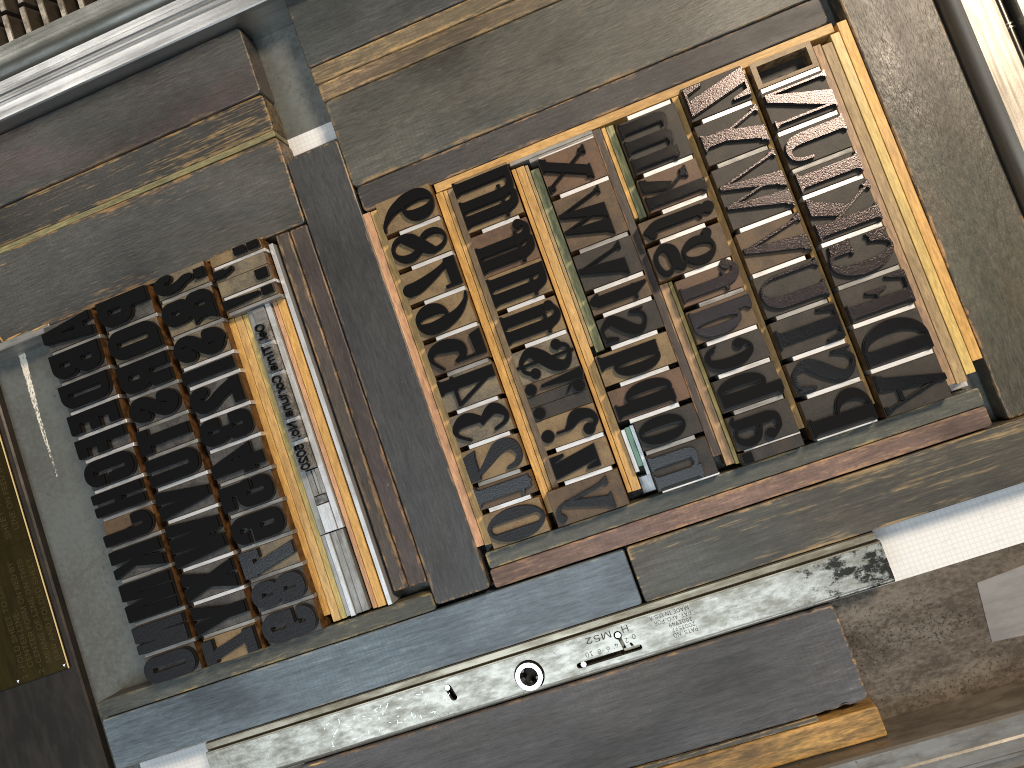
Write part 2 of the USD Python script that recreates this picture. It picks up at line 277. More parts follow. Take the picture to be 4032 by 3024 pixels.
    if c == 'z': return AF.affine_transform(roman('Z', w), [1, 0, 0, X / H, 0, 0])
    if c == 'x':
        return UU([pg((1.3, X), (1.3 + T, X), (w - 1.1, 0), (w - 1.1 - T, 0)), dia(1.4, 0, w - 3, X, 1.0), ser(1.2, 1.2 + T, X, .9, -1), ser(w - 1.1 - T, w - 1, 0, .9), ser(1.2, 2.2, 0, 1.0), ser(w - 3.2, w - 1.9, X, 1.0, -1)])
    if c == 'y':
        m = w * .55
        return UU([pg((D, X), (D + T, X), (m + 1.2, 0), (m - 1.0, 0)), st((w - 2.2, X - .3, .9), (m + .2, 0, 1.0), (m - 1.6, -3.4, 1.4), (w * .22, -4.0, 2.2)), ball(w * .17, -3.2, 1.7), ser(D, D + T, X, D, -1), ser(w - 2.8, w - 1.6, X, .9, -1)])
    if c == 'fi':
        x = w - 1.3 - T
        return UU([eff(1.6, 1, 0), st((1.6 + T / 2, H - 6, T), (1.6 + T * .8, H - 2.4, 3.2), (x - .5, H - .9, 1.8), (x + T * .7, H - 2.6, 1.6)), ball(x + T * .7, H - 3.6, 1.9), stem(x, 0, X - .4, T, 1, 0, .9), bx2(4, X - 1.5, x + 1, X - .5), pg((x, X - 3), (x + T, X - 3), (x + T, X))])
    if c == 'fl':
        x = w - 1.3 - T
        return UU([effj(1.6, x + 1), stem(x, 0, H, T, 1, 0, .9)])
    if c == 'ff':
        x = w * .43
        return UU([effj(1.6, x + 1), eff(x)])
    if c == 'ffl':
        x = w * .36; x2 = w - 1.2 - T
        return UU([effj(1.6, x + 1.4), effj(x, x2 + 1), stem(x2, 0, H, T, 1, 0, .9)])
    # figures
    T = 5.0
    if c == '1': return UU([stem(w * .5 - 1.6, 0, H - 1, T, 1, 0, 1.7), st((w * .5 + 1, H - 1.4, 2.4), (w * .36, H - 4.2, 1.0), (.6, H - 5, .8))])
    if c == '2':
        return UU([st((1.0, H - 7.6, .8), (2.0, H - 3.2, 2.0), (w * .45, H - 1.2, 2.2), (w * .80, H - 3.6, 4.2), (w * .80, H - 9, 5.0), (w * .5, 10.2, 3.2), (1.2, 3.2, .8)), pg((.2, 0), (w * .84, 0), (w * .88, 1.4), (w * .96, 5.4), (w * .88, 5.2), (w * .74, 4.8), (.2, 4.4))])
    if c == '3':
        return UU([st((1.8, H - 7.2, .9), (w * .3, H - 2.2, 1.4), (w * .56, H - 1.2, 2.2), (w * .84, H - 5.4, 4.4), (w * .62, 14.2, 2.6), (w * .46, 12.9, .9)), st((w * .46, 12.9, .9), (w * .64, 12.2, 2.4), (w - 2.7, 6.4, 5.2), (w * .62, 1.4, 2.6), (w * .36, .9, 1.2), (.8, 5.6, .8))])
    if c == '4':
        x = w * .58
        return UU([stem(x, 0, H, T - .4, 1, 0, .9), st((x + 2, H - .6, 1.2), (.7, 6.8, 1.2)), bx2(.2, 5.9, w, 6.9)])
    if c == '5':
        return UU([pg((1.6, H - 4.2), (w - 1.8, H - 4.8), (w - .6, H), (1.6, H)), bx2(1.6, 11, 2.4, H), st((2.2, 11.2, .9), (w * .3, 14.6, 2.4), (w * .62, 14.2, 4.2), (w - 2.8, 8.4, 5.2), (w * .74, 2.6, 3.0), (w * .45, .9, 1.3), (.7, 4.6, .8))])
    if c == '6':
        return UU([bowl(0, w, 0, 14.4, T, T - .2), st((2.6, 7.6, T), (3.2, 12, T), (w * .42, 18.6, 3.2), (w * .75, H - 1.2, 1.2), (w - .4, H - .2, .6))])
    if c == '9': return AF.rotate(roman('6', w), 180, origin=(w / 2, H / 2))
    if c == '7':
        return UU([pg((.4, H - 4.4), (w, H - 4.6), (w, H), (.4, H)), bx2(.4, H - 7.0, 1.2, H), st((w - 1.2, H - 2.4, 1.4), (w * .62, 14.2, 3.0), (w * .42, 6, 5.0), (w * .40, 1.6, 5.0))])
    if c == '8':
        return UU([el(w * .47, H - 6.0, w * .40, 6.0).difference(el(w * .44, H - 5.9, w * .24, 5.0)), el(w * .52, 6.8, w * .48, 6.8).difference(el(w * .56, 6.6, w * .28, 5.5)),
                   st((w * .14, H - 7, 2.6), (w * .3, 15, 4.4), (w * .62, 10.8, 5.2), (w * .86, 6.6, 3.6))])
    if c == '$':
        return UU([AF.translate(AF.affine_transform(UU([st((w * .84, H - 5, 1.5), (w * .7, H - 1.6, 1.3), (w * .42, H - 1.4, 1.5), (w * .16, H - 4.6, 3.4), (w * .26, H - 9.2, 5.0), (w * .66, 10.4, 5.4), (w * .88, 6.2, 3.6), (w * .66, 1.6, 1.5), (w * .36, 1.6, 1.3), (w * .18, 5, 1.5)), ball(w * .84, H - 5.8, 2.1), ball(w * .18, 6.0, 2.1)]), [1, 0, 0, .94, 0, .8]), 0, 0), bx2(w * .49, -.2, w * .55, H)])
    if c == '!': return UU([pg((w * .5 - 2.2, H), (w * .5 + 2.2, H), (w * .5 + .4, 7), (w * .5 - .4, 7)), ball(w * .5, H - 1.6, 2.1), ball(w * .5, 2.3, 2.3)])
    if c == '.': return ball(w * .5, 2.4, 2.4)
    if c == '’': return UU([ball(w * .5, H - 2.8, 2.4), st((w * .5 + 1.9, H - 3, 1.2), (w * .5 + 1.4, H - 6, .9), (w * .5 - .8, H - 8, .5))])
    if c == '?':
        return UU([ball(w * .42, 2.5, 2.5), bx2(w * .39, 6.6, w * .46, 11), st((w * .42, 10.4, .9), (w * .55, 13, 3.0), (w * .8, 16.4, 5.0), (w * .74, H - 3.0, 3.4), (w * .45, H - 1.0, 1.8), (w * .2, H - 3.4, 1.6)), ball(w * .2, H - 4.8, 2.3)])
    if c == 'sq.': return bx2(w * .5 - 2, .2, w * .5 + 2, 4)
    raise KeyError(c)

def gothic(c, w):
    """Heavy condensed gothic, 6-line, all but filling its block."""
    H = 25.2; T = w * .40; g = w - 2 * T; h = 5.4
    full = rr(0, 0, w, H, w * .48)
    def cut(b, *k): return b.difference(UU(list(k)))
    slot = lambda y0, y1, s=1.0: rr(w / 2 - g * s / 2, y0, w / 2 + g * s / 2, y1, .45)
    if c == 'A':
        return cut(pg((0, 0), (w * .28, H), (w * .72, H), (w, 0)), pg((w * .36, 0), (w * .37, 3.6), (w * .63, 3.6), (w * .64, 0)), pg((w * .42, 8.2), (w * .58, 8.2), (w * .5, 16)))
    if c == 'B':
        b = UU([bx2(0, 0, w * .6, H), rr(0, 0, w, 13.2, 4.6), rr(0, 12.4, w * .97, H, 4.6)])
        return cut(b, slot(4.2, 9.6), slot(15.4, 20.8), pg((w, 12.2), (w, 13.4), (w * .88, 12.8)))
    if c == 'D': return cut(UU([bx2(0, 0, w * .5, H), rr(0, 0, w, H, 6)]), slot(4, 21))
    if c == 'E': return cut(bx2(0, 0, w, H), bx2(w * .52, 5.0, w, 9.8), bx2(w * .52, 15, w, 20))
    if c == 'F': return cut(bx2(0, 0, w, H), bx2(w * .52, 0, w, 9.6), bx2(w * .56, 15, w, 20))
    if c == 'G': return cut(full, slot(4.4, 20.6, .9), bx2(w * .5, 13.4, w + 1, 15.8), bx2(w * .46, 11.4, w * .62, 13.8))
    if c == 'H': return cut(bx2(0, 0, w, H), bx2(w / 2 - g / 2, 0, w / 2 + g / 2, 10.6), bx2(w / 2 - g / 2, 14.2, w / 2 + g / 2, H))
    if c == 'J': return cut(UU([bx2(w * .55, 6, w, H), rr(0, 0, w, 13, 5.6)]), bx2(-1, 9.6, w * .52, H), slot(4.4, 11, .8))
    if c == 'K':
        return UU([bx2(0, 0, w * .44, H), pg((w * .4, 11), (w * .66, H), (w * .99, H), (w * .7, 15), (w, 0), (w * .62, 0), (w * .46, 8.6))]).difference(UU([pg((w * .44, 17.5), (w * .62, H), (w * .44, H)), pg((w * .44, 6), (w * .56, 0), (w * .44, 0))]))
    if c == 'M': return cut(bx2(0, 0, w, H), pg((w * .42, H + .1), (w * .5, 13), (w * .58, H + .1)), pg((w * .29, -.1), (w * .33, -.1), (w * .31, 17), (w * .29, 14)), pg((w * .71, -.1), (w * .67, -.1), (w * .69, 17), (w * .71, 14)))
    if c == 'N': return cut(bx2(0, 0, w, H), pg((w * .58, H + .1), (w * .68, H + .1), (w * .65, 14)), pg((w * .42, -.1), (w * .32, -.1), (w * .35, 11)))
    if c == 'O': return cut(full, slot(4.4, 20.8))
    if c == 'P': return cut(UU([bx2(0, 0, w * .52, H), rr(0, 8.6, w, H, 5.2)]), slot(13.6, 20.2))
    if c == 'Q': return cut(UU([full, pg((w * .62, 0), (w, 0), (w, 5), (w * .7, 4))]), slot(5, 20.8))
    if c == 'R': return cut(UU([bx2(0, 0, w * .6, H), rr(0, 10, w, H, 5.2), bx2(w * .5, 0, w, 11)]), slot(-1, 9.4), slot(14.6, 20.4), pg((w + .1, 9.6), (w + .1, 12.4), (w * .86, 11)))
    if c == 'S':
        return UU([st((w * .78, 17.5, w * .40), (w * .7, 21.2, w * .42), (w * .5, 22.2, 5.8), (w * .26, 20.6, w * .44), (w * .25, 16.8, w * .44), (w * .5, 12.9, w * .46), (w * .75, 8.6, w * .44), (w * .74, 4.6, w * .44), (w * .5, 3, 5.8), (w * .28, 4.2, w * .42), (w * .22, 8, w * .40))]).intersection(full)
    if c == 'T': return UU([bx2(0, H - h, w, H), bx2(w * .28, 0, w * .72, H)])
    if c == 'U': return cut(UU([bx2(0, 8, w, H), rr(0, 0, w, H, 5.4)]), bx2(w / 2 - g / 2, 8, w / 2 + g / 2, H), slot(4.4, 12))
    if c == 'V': return cut(pg((0, H), (w, H), (w * .68, 0), (w * .32, 0)), pg((w * .43, H + .1), (w * .57, H + .1), (w * .5, 9)))
    if c == 'W': return cut(pg((0, H), (w, H), (w * .86, 0), (w * .58, 0), (w * .5, 6), (w * .42, 0), (w * .14, 0)), pg((w * .27, H + .1), (w * .35, H + .1), (w * .31, 10)), pg((w * .65, H + .1), (w * .73, H + .1), (w * .69, 10)))
    if c == 'X': return UU([pg((0, 0), (w * .42, 0), (w, H), (w * .58, H)), pg((w, 0), (w * .58, 0), (0, H), (w * .42, H))])
    if c == 'Y': return UU([bx2(w * .29, 0, w * .71, 12), pg((0, H), (w * .42, H), (w * .52, 15), (w * .58, H), (w, H), (w * .71, 9), (w * .29, 9))])
    if c == 'Z': return UU([bx2(.4, H - 5, w - .2, H), bx2(.2, 0, w - .2, 5), pg((.2, 0), (w * .46, 3), (w - .2, H), (w * .52, H - 3))])
    if c == '1': return bx2(w * .1, 0, w * .9, H)
    if c == '2': return UU([st((w * .2, 18, w * .38), (w * .26, 21.4, w * .42), (w * .5, 22.4, 5.6), (w * .74, 20.4, w * .42), (w * .73, 16, w * .42), (w * .46, 9.6, w * .42), (w * .28, 4, w * .42)), bx2(w * .03, 0, w * .97, 4.6)]).intersection(UU([full, bx2(0, 0, w, 8)]))
    if c == '3': return cut(UU([rr(0, 0, w, 13.6, 5), rr(0, 11.8, w, H, 5)]), slot(4, 9.4, .8), slot(15.4, 21, .8), bx2(-1, 10, w * .42, 15.2), pg((w + .1, 11.6), (w + .1, 13.8), (w * .9, 12.7)))
    if c == '4': return cut(pg((0, 4.6), (w * .44, H), (w * .86, H), (w * .86, 10.4), (w, 10.4), (w, 4.8), (w * .86, 4.8), (w * .86, 0), (w * .44, 0), (w * .44, 4.6)), pg((w * .34, 10.2), (w * .46, 10.2), (w * .46, 15.4)))
    if c == '5': return cut(UU([bx2(w * .04, 13, w * .44, H), bx2(w * .04, H - 5.4, w * .92, H), rr(0, 0, w, 17.6, 5.4)]), slot(4.2, 12.6, .8), bx2(-1, 8.4, w * .4, 10.2))
    if c == '6': return cut(full, slot(4.2, 11, .9), slot(17.4, 20.8, .9), bx2(w * .5, 15.4, w + 1, 17.8))
    if c == '7': return UU([bx2(0, H - 5.6, w, H), bx2(0, H - 9, w * .34, H), pg((w * .14, 0), (w * .6, 0), (w, H - 4), (w * .54, H - 5))])
    if c == '8': return cut(UU([rr(0, 0, w, 13.6, 5.2), rr(w * .03, 11.6, w * .97, H, 5.2)]), slot(4, 9.8, .8), slot(15.2, 20.4, .8))
    if c == '9': return AF.rotate(gothic('6', w), 180, origin=(w / 2, H / 2))
    if c == '&': return UU([rr(0, 0, w * .86, 13, 4.8), rr(w * .06, 11, w * .8, H, 4.6), pg((w * .44, 8), (w * .62, 0), (w * 1.0, 0), (w * .8, 6), (w, 11), (w * .78, 11))]).difference(UU([rr(w * .36, 3.6, w * .5, 8.6, .5), rr(w * .38, 16.6, w * .52, 20.4, .5)]))
    if c == '$': return UU([gothic('S', w).buffer(-.05), bx2(w * .42, -.4, w * .58, H + .4)]).difference(UU([bx2(w * .38, 18, w * .44, 21), bx2(w * .56, 5, w * .62, 8)]))
    if c == '?': return UU([bx2(w * .28, 0, w * .74, 4.6), st((w * .5, 7.4, w * .34), (w * .54, 10, w * .38), (w * .76, 14.6, w * .44), (w * .74, 20.2, w * .44), (w * .48, 22.4, 5.4), (w * .24, 20, w * .4), (w * .2, 17.6, w * .36))])
    if c == ':': return UU([bx2(w * .1, .6, w * .9, 5.6), bx2(w * .1, 7.2, w * .9, 12.4)])
    if c == '.': return bx2(w * .2, .6, w * .8, 6)
    if c == '!': return UU([bx2(w * .14, .6, w * .8, 5.6), pg((w * .08, 24.8), (w * .86, 24.8), (w * .62, 7.4), (w * .3, 7.4))])
    if c == '’': return UU([bx2(w * .2, 19.6, w * .85, 25), pg((w * .45, 20), (w * .85, 20), (w * .5, 15.4), (w * .2, 15.4))])
    raise KeyError(c)
OR_, YE, BR = (.42, .20, .06), (.40, .27, .10), (.20, .125, .065)
wood('dark_red_wood', (.125, .09, .06), (.050, .049, .045), 'x', 0.27, 0.14, (.075, .045, .042), .52, .42)
wood('yellow_streaked_wood', (.20, .135, .058), (.036, .035, .032), 'x', 0.36, 0.12, (.045, .042, .036), .6, .45, streak=1.3, along=70)
wood('green_wood', (.25, .22, .10), (.16, .15, .085), 'x', .5, .2, None, rough=.5)
wood('orange_worn_wood', (.22, .135, .06), (.058, .056, .050), 'x', 0.33, 0.13, (.050, .055, .055), .55, .42, wear=1.5, streak=.9)
wood('grey_wood', (.14, .10, .06), (.055, .057, .055), 'x', 0.2, 0.14, (.045, .053, .053), .5, .42)
wood('brown_grey_wood', (.16, .115, .065), (.070, .068, .058), 'x', 0.29, 0.15, (.048, .056, .055), .55, .42, wear=1.3)
wood('olive_wood', (.26, .18, .085), (.12, .095, .058), 'x', 0.36, 0.16, (.11, .075, .055), .55, .5)
wood('black_wood', (.16, .11, .07), (.042, .039, .038), 'x', 0.18, 0.12, None, rough=.5, wear=1.2, streak=.9)
wood('black_wood_y', (.15, .11, .07), (.035, .035, .035), 'y', .22, .14, (.044, .045, .046), .5, .42, wear=1.1)
wood('brown_wood_y', (.22, .14, .07), (.065, .053, .040), 'y', 0.3, 0.15, (.065, .05, .045), .55, .5, wear=1.2)
wood('dark_brown_wood_y', (.20, .12, .06), (.055, .044, .037), 'y', 0.24, 0.14, (.06, .042, .042), .55, .5, wear=1.1)
wood('blue_grey_wood', (.16, .175, .17), (.078, .105, .130), 'x', 0.22, 0.18, (.11, .14, .17), .45, .40, fine=700, along=60, streak=.8, bump=.5)
wood('green_grey_wood', (.20, .16, .08), (.068, .070, .058), 'x', 0.26, 0.15, (.06, .068, .066), .5, .5, fine=700, streak=.9, bump=.45)
wood('brown_oak', (.20, .145, .075), (.066, .059, .046), 'x', 0.32, 0.13, (.052, .055, .050), .55, .48, fine=650, along=40, streak=1.3, bump=.45)
wood('pink_wood', (.24, .15, .085), (.135, .085, .068), 'x', 0.32, 0.16, (.085, .055, .055), .56, .52, fine=700, streak=.8)
wood('weathered_wood', (.34, .22, .09), (.055, .053, .053), 'x', 0.17, 0.09, (.068, .068, .072), .5, .5, fine=600, along=55, streak=1.0, wear=.5, bump=.7)
wood('yellow_brown_wood', (.42, .24, .075), (.20, .12, .045), 'x', .55, .2, (.26, .19, .06), .58, .5, fine=650, streak=.8)
for ax in 'xy':
    wood('maple_' + ax, (.56, .345, .125), (.38, .215, .07), ax, .62, .25, (.42, .30, .13), .6, .48, fine=1000, along=80, streak=.5, wear=.3, patina=.2, saw=.05, gv=(.82, 1.15), bump=.2)
wood('maple_orange', (.58, .345, .105), (.46, .25, .07), 'y', .6, .25, (.52, .30, .09), .6, .45, fine=1000, along=80, streak=.4, wear=.2, patina=.2, saw=.05, gv=(.82, 1.15), bump=.2)
wood('maple_pink', (.50, .29, .15), (.40, .20, .11), 'y', .55, .25, (.44, .24, .15), .55, .5, fine=1000, streak=.4, wear=.2, patina=.2, saw=.05, gv=(.82, 1.15), bump=.2)
wood('maple_stained', (.40, .25, .12), (.24, .15, .085), 'y', .55, .25, (.21, .14, .11), .55, .5, fine=1000, streak=.6, wear=.3, patina=.2, saw=.05, gv=(.82, 1.15), bump=.25)
wood('maple_brown', (.36, .25, .12), (.26, .18, .09), 'y', .55, .25, None, rough=.5, fine=900, streak=.7, wear=.3, patina=.2, saw=.05, gv=(.82, 1.15), bump=.3)
wood('maple_green', (.40, .34, .15), (.13, .15, .09), 'y', .52, .2, (.20, .21, .10), .55, .5, fine=900, streak=.5, wear=.3, patina=.2, saw=.05, gv=(.82, 1.15), bump=.25)
wood('maple_yellow', (.58, .41, .13), (.44, .29, .09), 'y', .6, .25, (.46, .36, .13), .6, .45, fine=1000, along=80, streak=.4, wear=.2, patina=.2, saw=.05, gv=(.82, 1.15), bump=.2)
wood('maple_yellow_green', (.50, .36, .13), (.36, .29, .10), 'y', .55, .2, (.22, .22, .08), .58, .5, fine=900, streak=.5, wear=.3, patina=.2, saw=.05, gv=(.82, 1.15), bump=.25)
wood('leather_dark_wood', (.22, .14, .07), (.074, .062, .044), 'y', 0.2, 0.13, (.050, .054, .040), .55, .36, fine=420, along=190, streak=.7, wear=1.4, bump=.9)
typewood('type_tan', (.20, .137, .068), (.085, .058, .031), (.20, .10, .035), .62)
typewood('type_brown', (.105, .067, .036), (.05, .034, .022), (.17, .085, .03), .55)
typewood('type_red_brown', (.125, .072, .042), (.062, .038, .025), (.17, .09, .04), .58)
typewood('type_dark', (.038, .030, .022), (.015, .013, .011), (.11, .065, .03), .5)
typewood('type_grey', (.095, .090, .083), (.030, .029, .028), (.13, .062, .022), .48)
typewood('type_grey_tan', (.19, .15, .09), (.075, .066, .054), (.16, .075, .025), .5)
typewood('type_oak', (.30, .215, .125), (.17, .12, .07), (.28, .18, .09), .55)
ink('smooth_ink', (.0048, .0048, .0052), .46, 1700, .25, .00008, .07)
ink('stipple_ink', (.006, .005, .0056), .19, 1500, .9, .00009, 1.0, tint=(1., .86, .87))
ink('sparkle_ink', (.005, .0045, .005), .17, 1500, .9, .00008, .45)
ink('grainy_ink', (.010, .010, .012), .38, 1500, .6, .00016, .24, scratch=.9)
ink('grainy_ink_x', (.009, .009, .011), .38, 1300, .5, .00018, .26, scratch=.05)
ink('shoulder_ink', (.013, .0115, .011), .36, 700, .2, .00010, .3)
metal('lead', (.60, .59, .58), (.36, .35, .33), .46, .36, 'x', 40, 500, .55, .3, 120)
metal('lead_y', (.56, .57, .58), (.34, .35, .35), .46, .38, 'y', 40, 500, .55, .3, 120)
metal('dull_lead', (.28, .275, .26), (.15, .145, .135), .5, .46, 'x', 40, 500, .45, .3, 120)
metal('dull_lead_y', (.30, .30, .29), (.16, .16, .15), .5, .46, 'y', 40, 500, .45, .3, 120)
metal('type_metal', (.22, .215, .20), (.08, .077, .073), .4, .5, '', 1, 500, .5, .3, 200)
metal('bed_steel', (.15, .16, .15), (.105, .105, .092), .5, .5, '', 1, 500, .4, .06, 16, fleck=.66)
metal('front_bed_steel', (.17, .14, .108), (.075, .058, .042), .48, .5, 'x', 300, 560, .5, .35, 90, fleck=.58)
metal('rail_steel', (.40, .40, .39), (.25, .245, .235), .34, .42, 'x', 8, 420, .9, .12, 30)
metal('dark_rail_steel', (.20, .20, .18), (.11, .11, .095), .36, .5, 'x', 10, 300, .85, .15, 30)
metal('rack_steel', (.30, .26, .21), (.14, .115, .085), .34, .5, '', 1, 300, .9, .2, 60)
metal('quoin_steel', (.38, .365, .32), (.25, .24, .20), .36, .48, 'x', 160, 420, .85, .25, 120, fleck=.68, soft=.14, end=(-.02, .072, .10))
metal('quoin_flange_steel', (.34, .31, .24), (.17, .145, .10), .40, .5, 'x', 30, 260, .8, .25, 60)
metal('bright_steel', (.30, .28, .245), (.21, .19, .165), .46, .40, 'y', 12, 700, .95, .22, 25)
metal('low_rail_steel', (.25, .235, .21), (.15, .135, .115), .45, .48, 'x', 90, 260, .7, .25, 60, fleck=.68)
metal('bar_steel', (.040, .033, .027), (.018, .0155, .013), .5, .5, 'y', 60, 200, .5, .2, 40)
metal('brass', (.085, .060, .018), (.04, .028, .010), .42, .5, 'y', 40, 300, .9, .2, 60)
plain('brass_edge', (.95, .74, .36), .35, .25, .8)
plain('well_black', (.012, .011, .010), .6)
plain('brass_text', (.075, .055, .019), .45, .5)
plain('engraving', (.05, .046, .038), .6)
plain('rivet_steel', (.6, .6, .59), .25, 1.0)
plain('groove_steel', (.35, .33, .29), .3, 1.0)
plain('ring_steel', (.80, .79, .75), .28, 1.0)
plain('shaft_steel', (.10, .095, .085), .25, 1.0)
metal('film', (.24, .23, .225), (.17, .165, .16), .3, .5, 'x', 100, 400, 0., .15, 60)
plain('green_paint', (.10, .21, .17), .5)
def paper_material():
    n, L = base_nodes(); n['sx'] = ('separate_xyz', {}); L.append(('geo.position', 'sx.vector'))
    for a in 'xy':
        mth(n, L, 'd' + a, 'multiply', f'sx.{a}', 480.); mth(n, L, 'fr' + a, 'fraction', f'd{a}.value', 0.); mth(n, L, 'ln' + a, 'less_than', f'fr{a}.value', .16)
    mth(n, L, 'ln', 'maximum', 'lnx.value', 'lny.value')
    tex(n, L, 'sm', '', 1, 260, 4, .7, 3.3); rng_(n, L, 'smf', 'sm.fac', .56, .75, 0, .45)
    mixc(n, L, 'c0', 'ln.value', (.70, .70, .69), (.60, .61, .62)); mixc(n, L, 'c', 'smf.result', 'c0.result', (.45, .43, .40))
    n['p'] = ('principled_bsdf', {'roughness': .7, 'specular_ior_level': .2}); L.append(('c.result', 'p.base_color'))
    G['graph_paper'] = usdkit.material(stage, '/World/Looks/graph_paper', n, L, surface='p.BSDF')
paper_material()
def chalk_material():
    n, L = base_nodes(); tex(n, L, 'a', 'y', 700, 1500, 3, .7, .7)
    n['at'] = ('attribute', {'attribute': 'wear'}); mth(n, L, 's', 'add', 'a.fac', 'at.fac'); rng_(n, L, 'f', 's.value', .86, 1.02)
    n['t'] = ('transparent_bsdf', {}); n['d'] = ('diffuse_bsdf', {'color': (.72, .67, .57)}); n['x'] = ('mix_closure', {})
    L += [('f.result', 'x.fac'), ('t.BSDF', 'x.closure1'), ('d.BSDF', 'x.closure2')]
    G['chalk'] = usdkit.material(stage, '/World/Looks/chalk', n, L, surface='x.closure')
chalk_material()
# ---------------------------------------------------------------- naming, placing and describing
used = {}
def numbered(parent, name):
    k = (parent, name); i = used.get(k, 0); used[k] = i + 1
    return f'{parent}/{name}' + (f'_{i:03d}' if i else '')
def data(p, **k):
    for a, b in k.items():
        if b: p.SetCustomDataByKey(a, b)
def thing(name, label, cat, at=(0, 0, 0), group=None, kind=None):
    x = UsdGeom.Xform.Define(stage, numbered('/World', name)); x.AddTranslateOp().Set(Gf.Vec3d(*(MM * a for a in at)))
    data(x.GetPrim(), label=label, category=cat, group=group, kind=kind); x.at = at
    return (str(x.GetPath()), np.array(at, float))
def put(name, mesh, m, parent=None, smooth=False, label=None, cat=None, group=None, kind=None, at=None):
    """mesh in millimetres, world placed: (vertices, faces[, wear])"""
    if not isinstance(mesh, tuple): mesh = (np.array(mesh.vertices), np.array(mesh.faces))
    v, f = np.asarray(mesh[0], float), np.asarray(mesh[1], int)
    if parent: base, o = parent
    else: base, o = '/World', np.array([(v[:, 0].min() + v[:, 0].max()) / 2, (v[:, 1].min() + v[:, 1].max()) / 2, v[:, 2].min()])
    path = numbered(base, name)
    me = usdkit.mesh(stage, path, ((v - o) * MM, f), G[m] if isinstance(m, str) else m, smooth=smooth)
    if len(mesh) > 2 and not smooth:
        UsdGeom.PrimvarsAPI(me).CreatePrimvar('wear', Sdf.ValueTypeNames.FloatArray, 'vertex').Set(Vt.FloatArray.FromNumpy(np.asarray(mesh[2], np.float32)))
    if not parent:
        UsdGeom.Xformable(me).AddTranslateOp().Set(Gf.Vec3d(*(o * MM)))
        data(me.GetPrim(), label=label, category=cat, group=group, kind=kind)
    elif label: data(me.GetPrim(), label=label)
    return (path, o)

def join(*ms):
    V, F, W, n = [], [], [], 0
    for m in ms:
        if not isinstance(m, tuple): m = (np.array(m.vertices), np.array(m.faces))
        V.append(m[0]); F.append(np.asarray(m[1]) + n); n += len(m[0]); W.append(m[2] if len(m) > 2 else np.zeros(len(m[0])))
    return (np.vstack(V), np.vstack(F), np.concatenate(W))
def loop(x0, x1, y0, y1, r, d, nx, ny):
    """points round a rectangle with round corners, d inside its edge"""
    r = max(r, .05); cx0, cx1, cy0, cy1 = x0 + r, x1 - r, y0 + r, y1 - r; q = max(r - d, .02); o = []
    e = max(0., d - r + .02); cx0 += e; cx1 -= e; cy0 += e; cy1 -= e
    for (cx, cy, a0, tx, ty, k) in ((cx1, cy0, -90, 0, 1, ny), (cx1, cy1, 0, -1, 0, nx), (cx0, cy1, 90, 0, -1, ny), (cx0, cy0, 180, 1, 0, nx)):
        for a in np.radians(np.linspace(a0, a0 + 90, 4)): o.append((cx + q * np.cos(a), cy + q * np.sin(a)))
        s = (cy1 - cy0) if ty else (cx1 - cx0); p = o[-1]
        for i in range(1, k): o.append((p[0] + tx * s * i / k, p[1] + ty * s * i / k))
    return np.array(o)
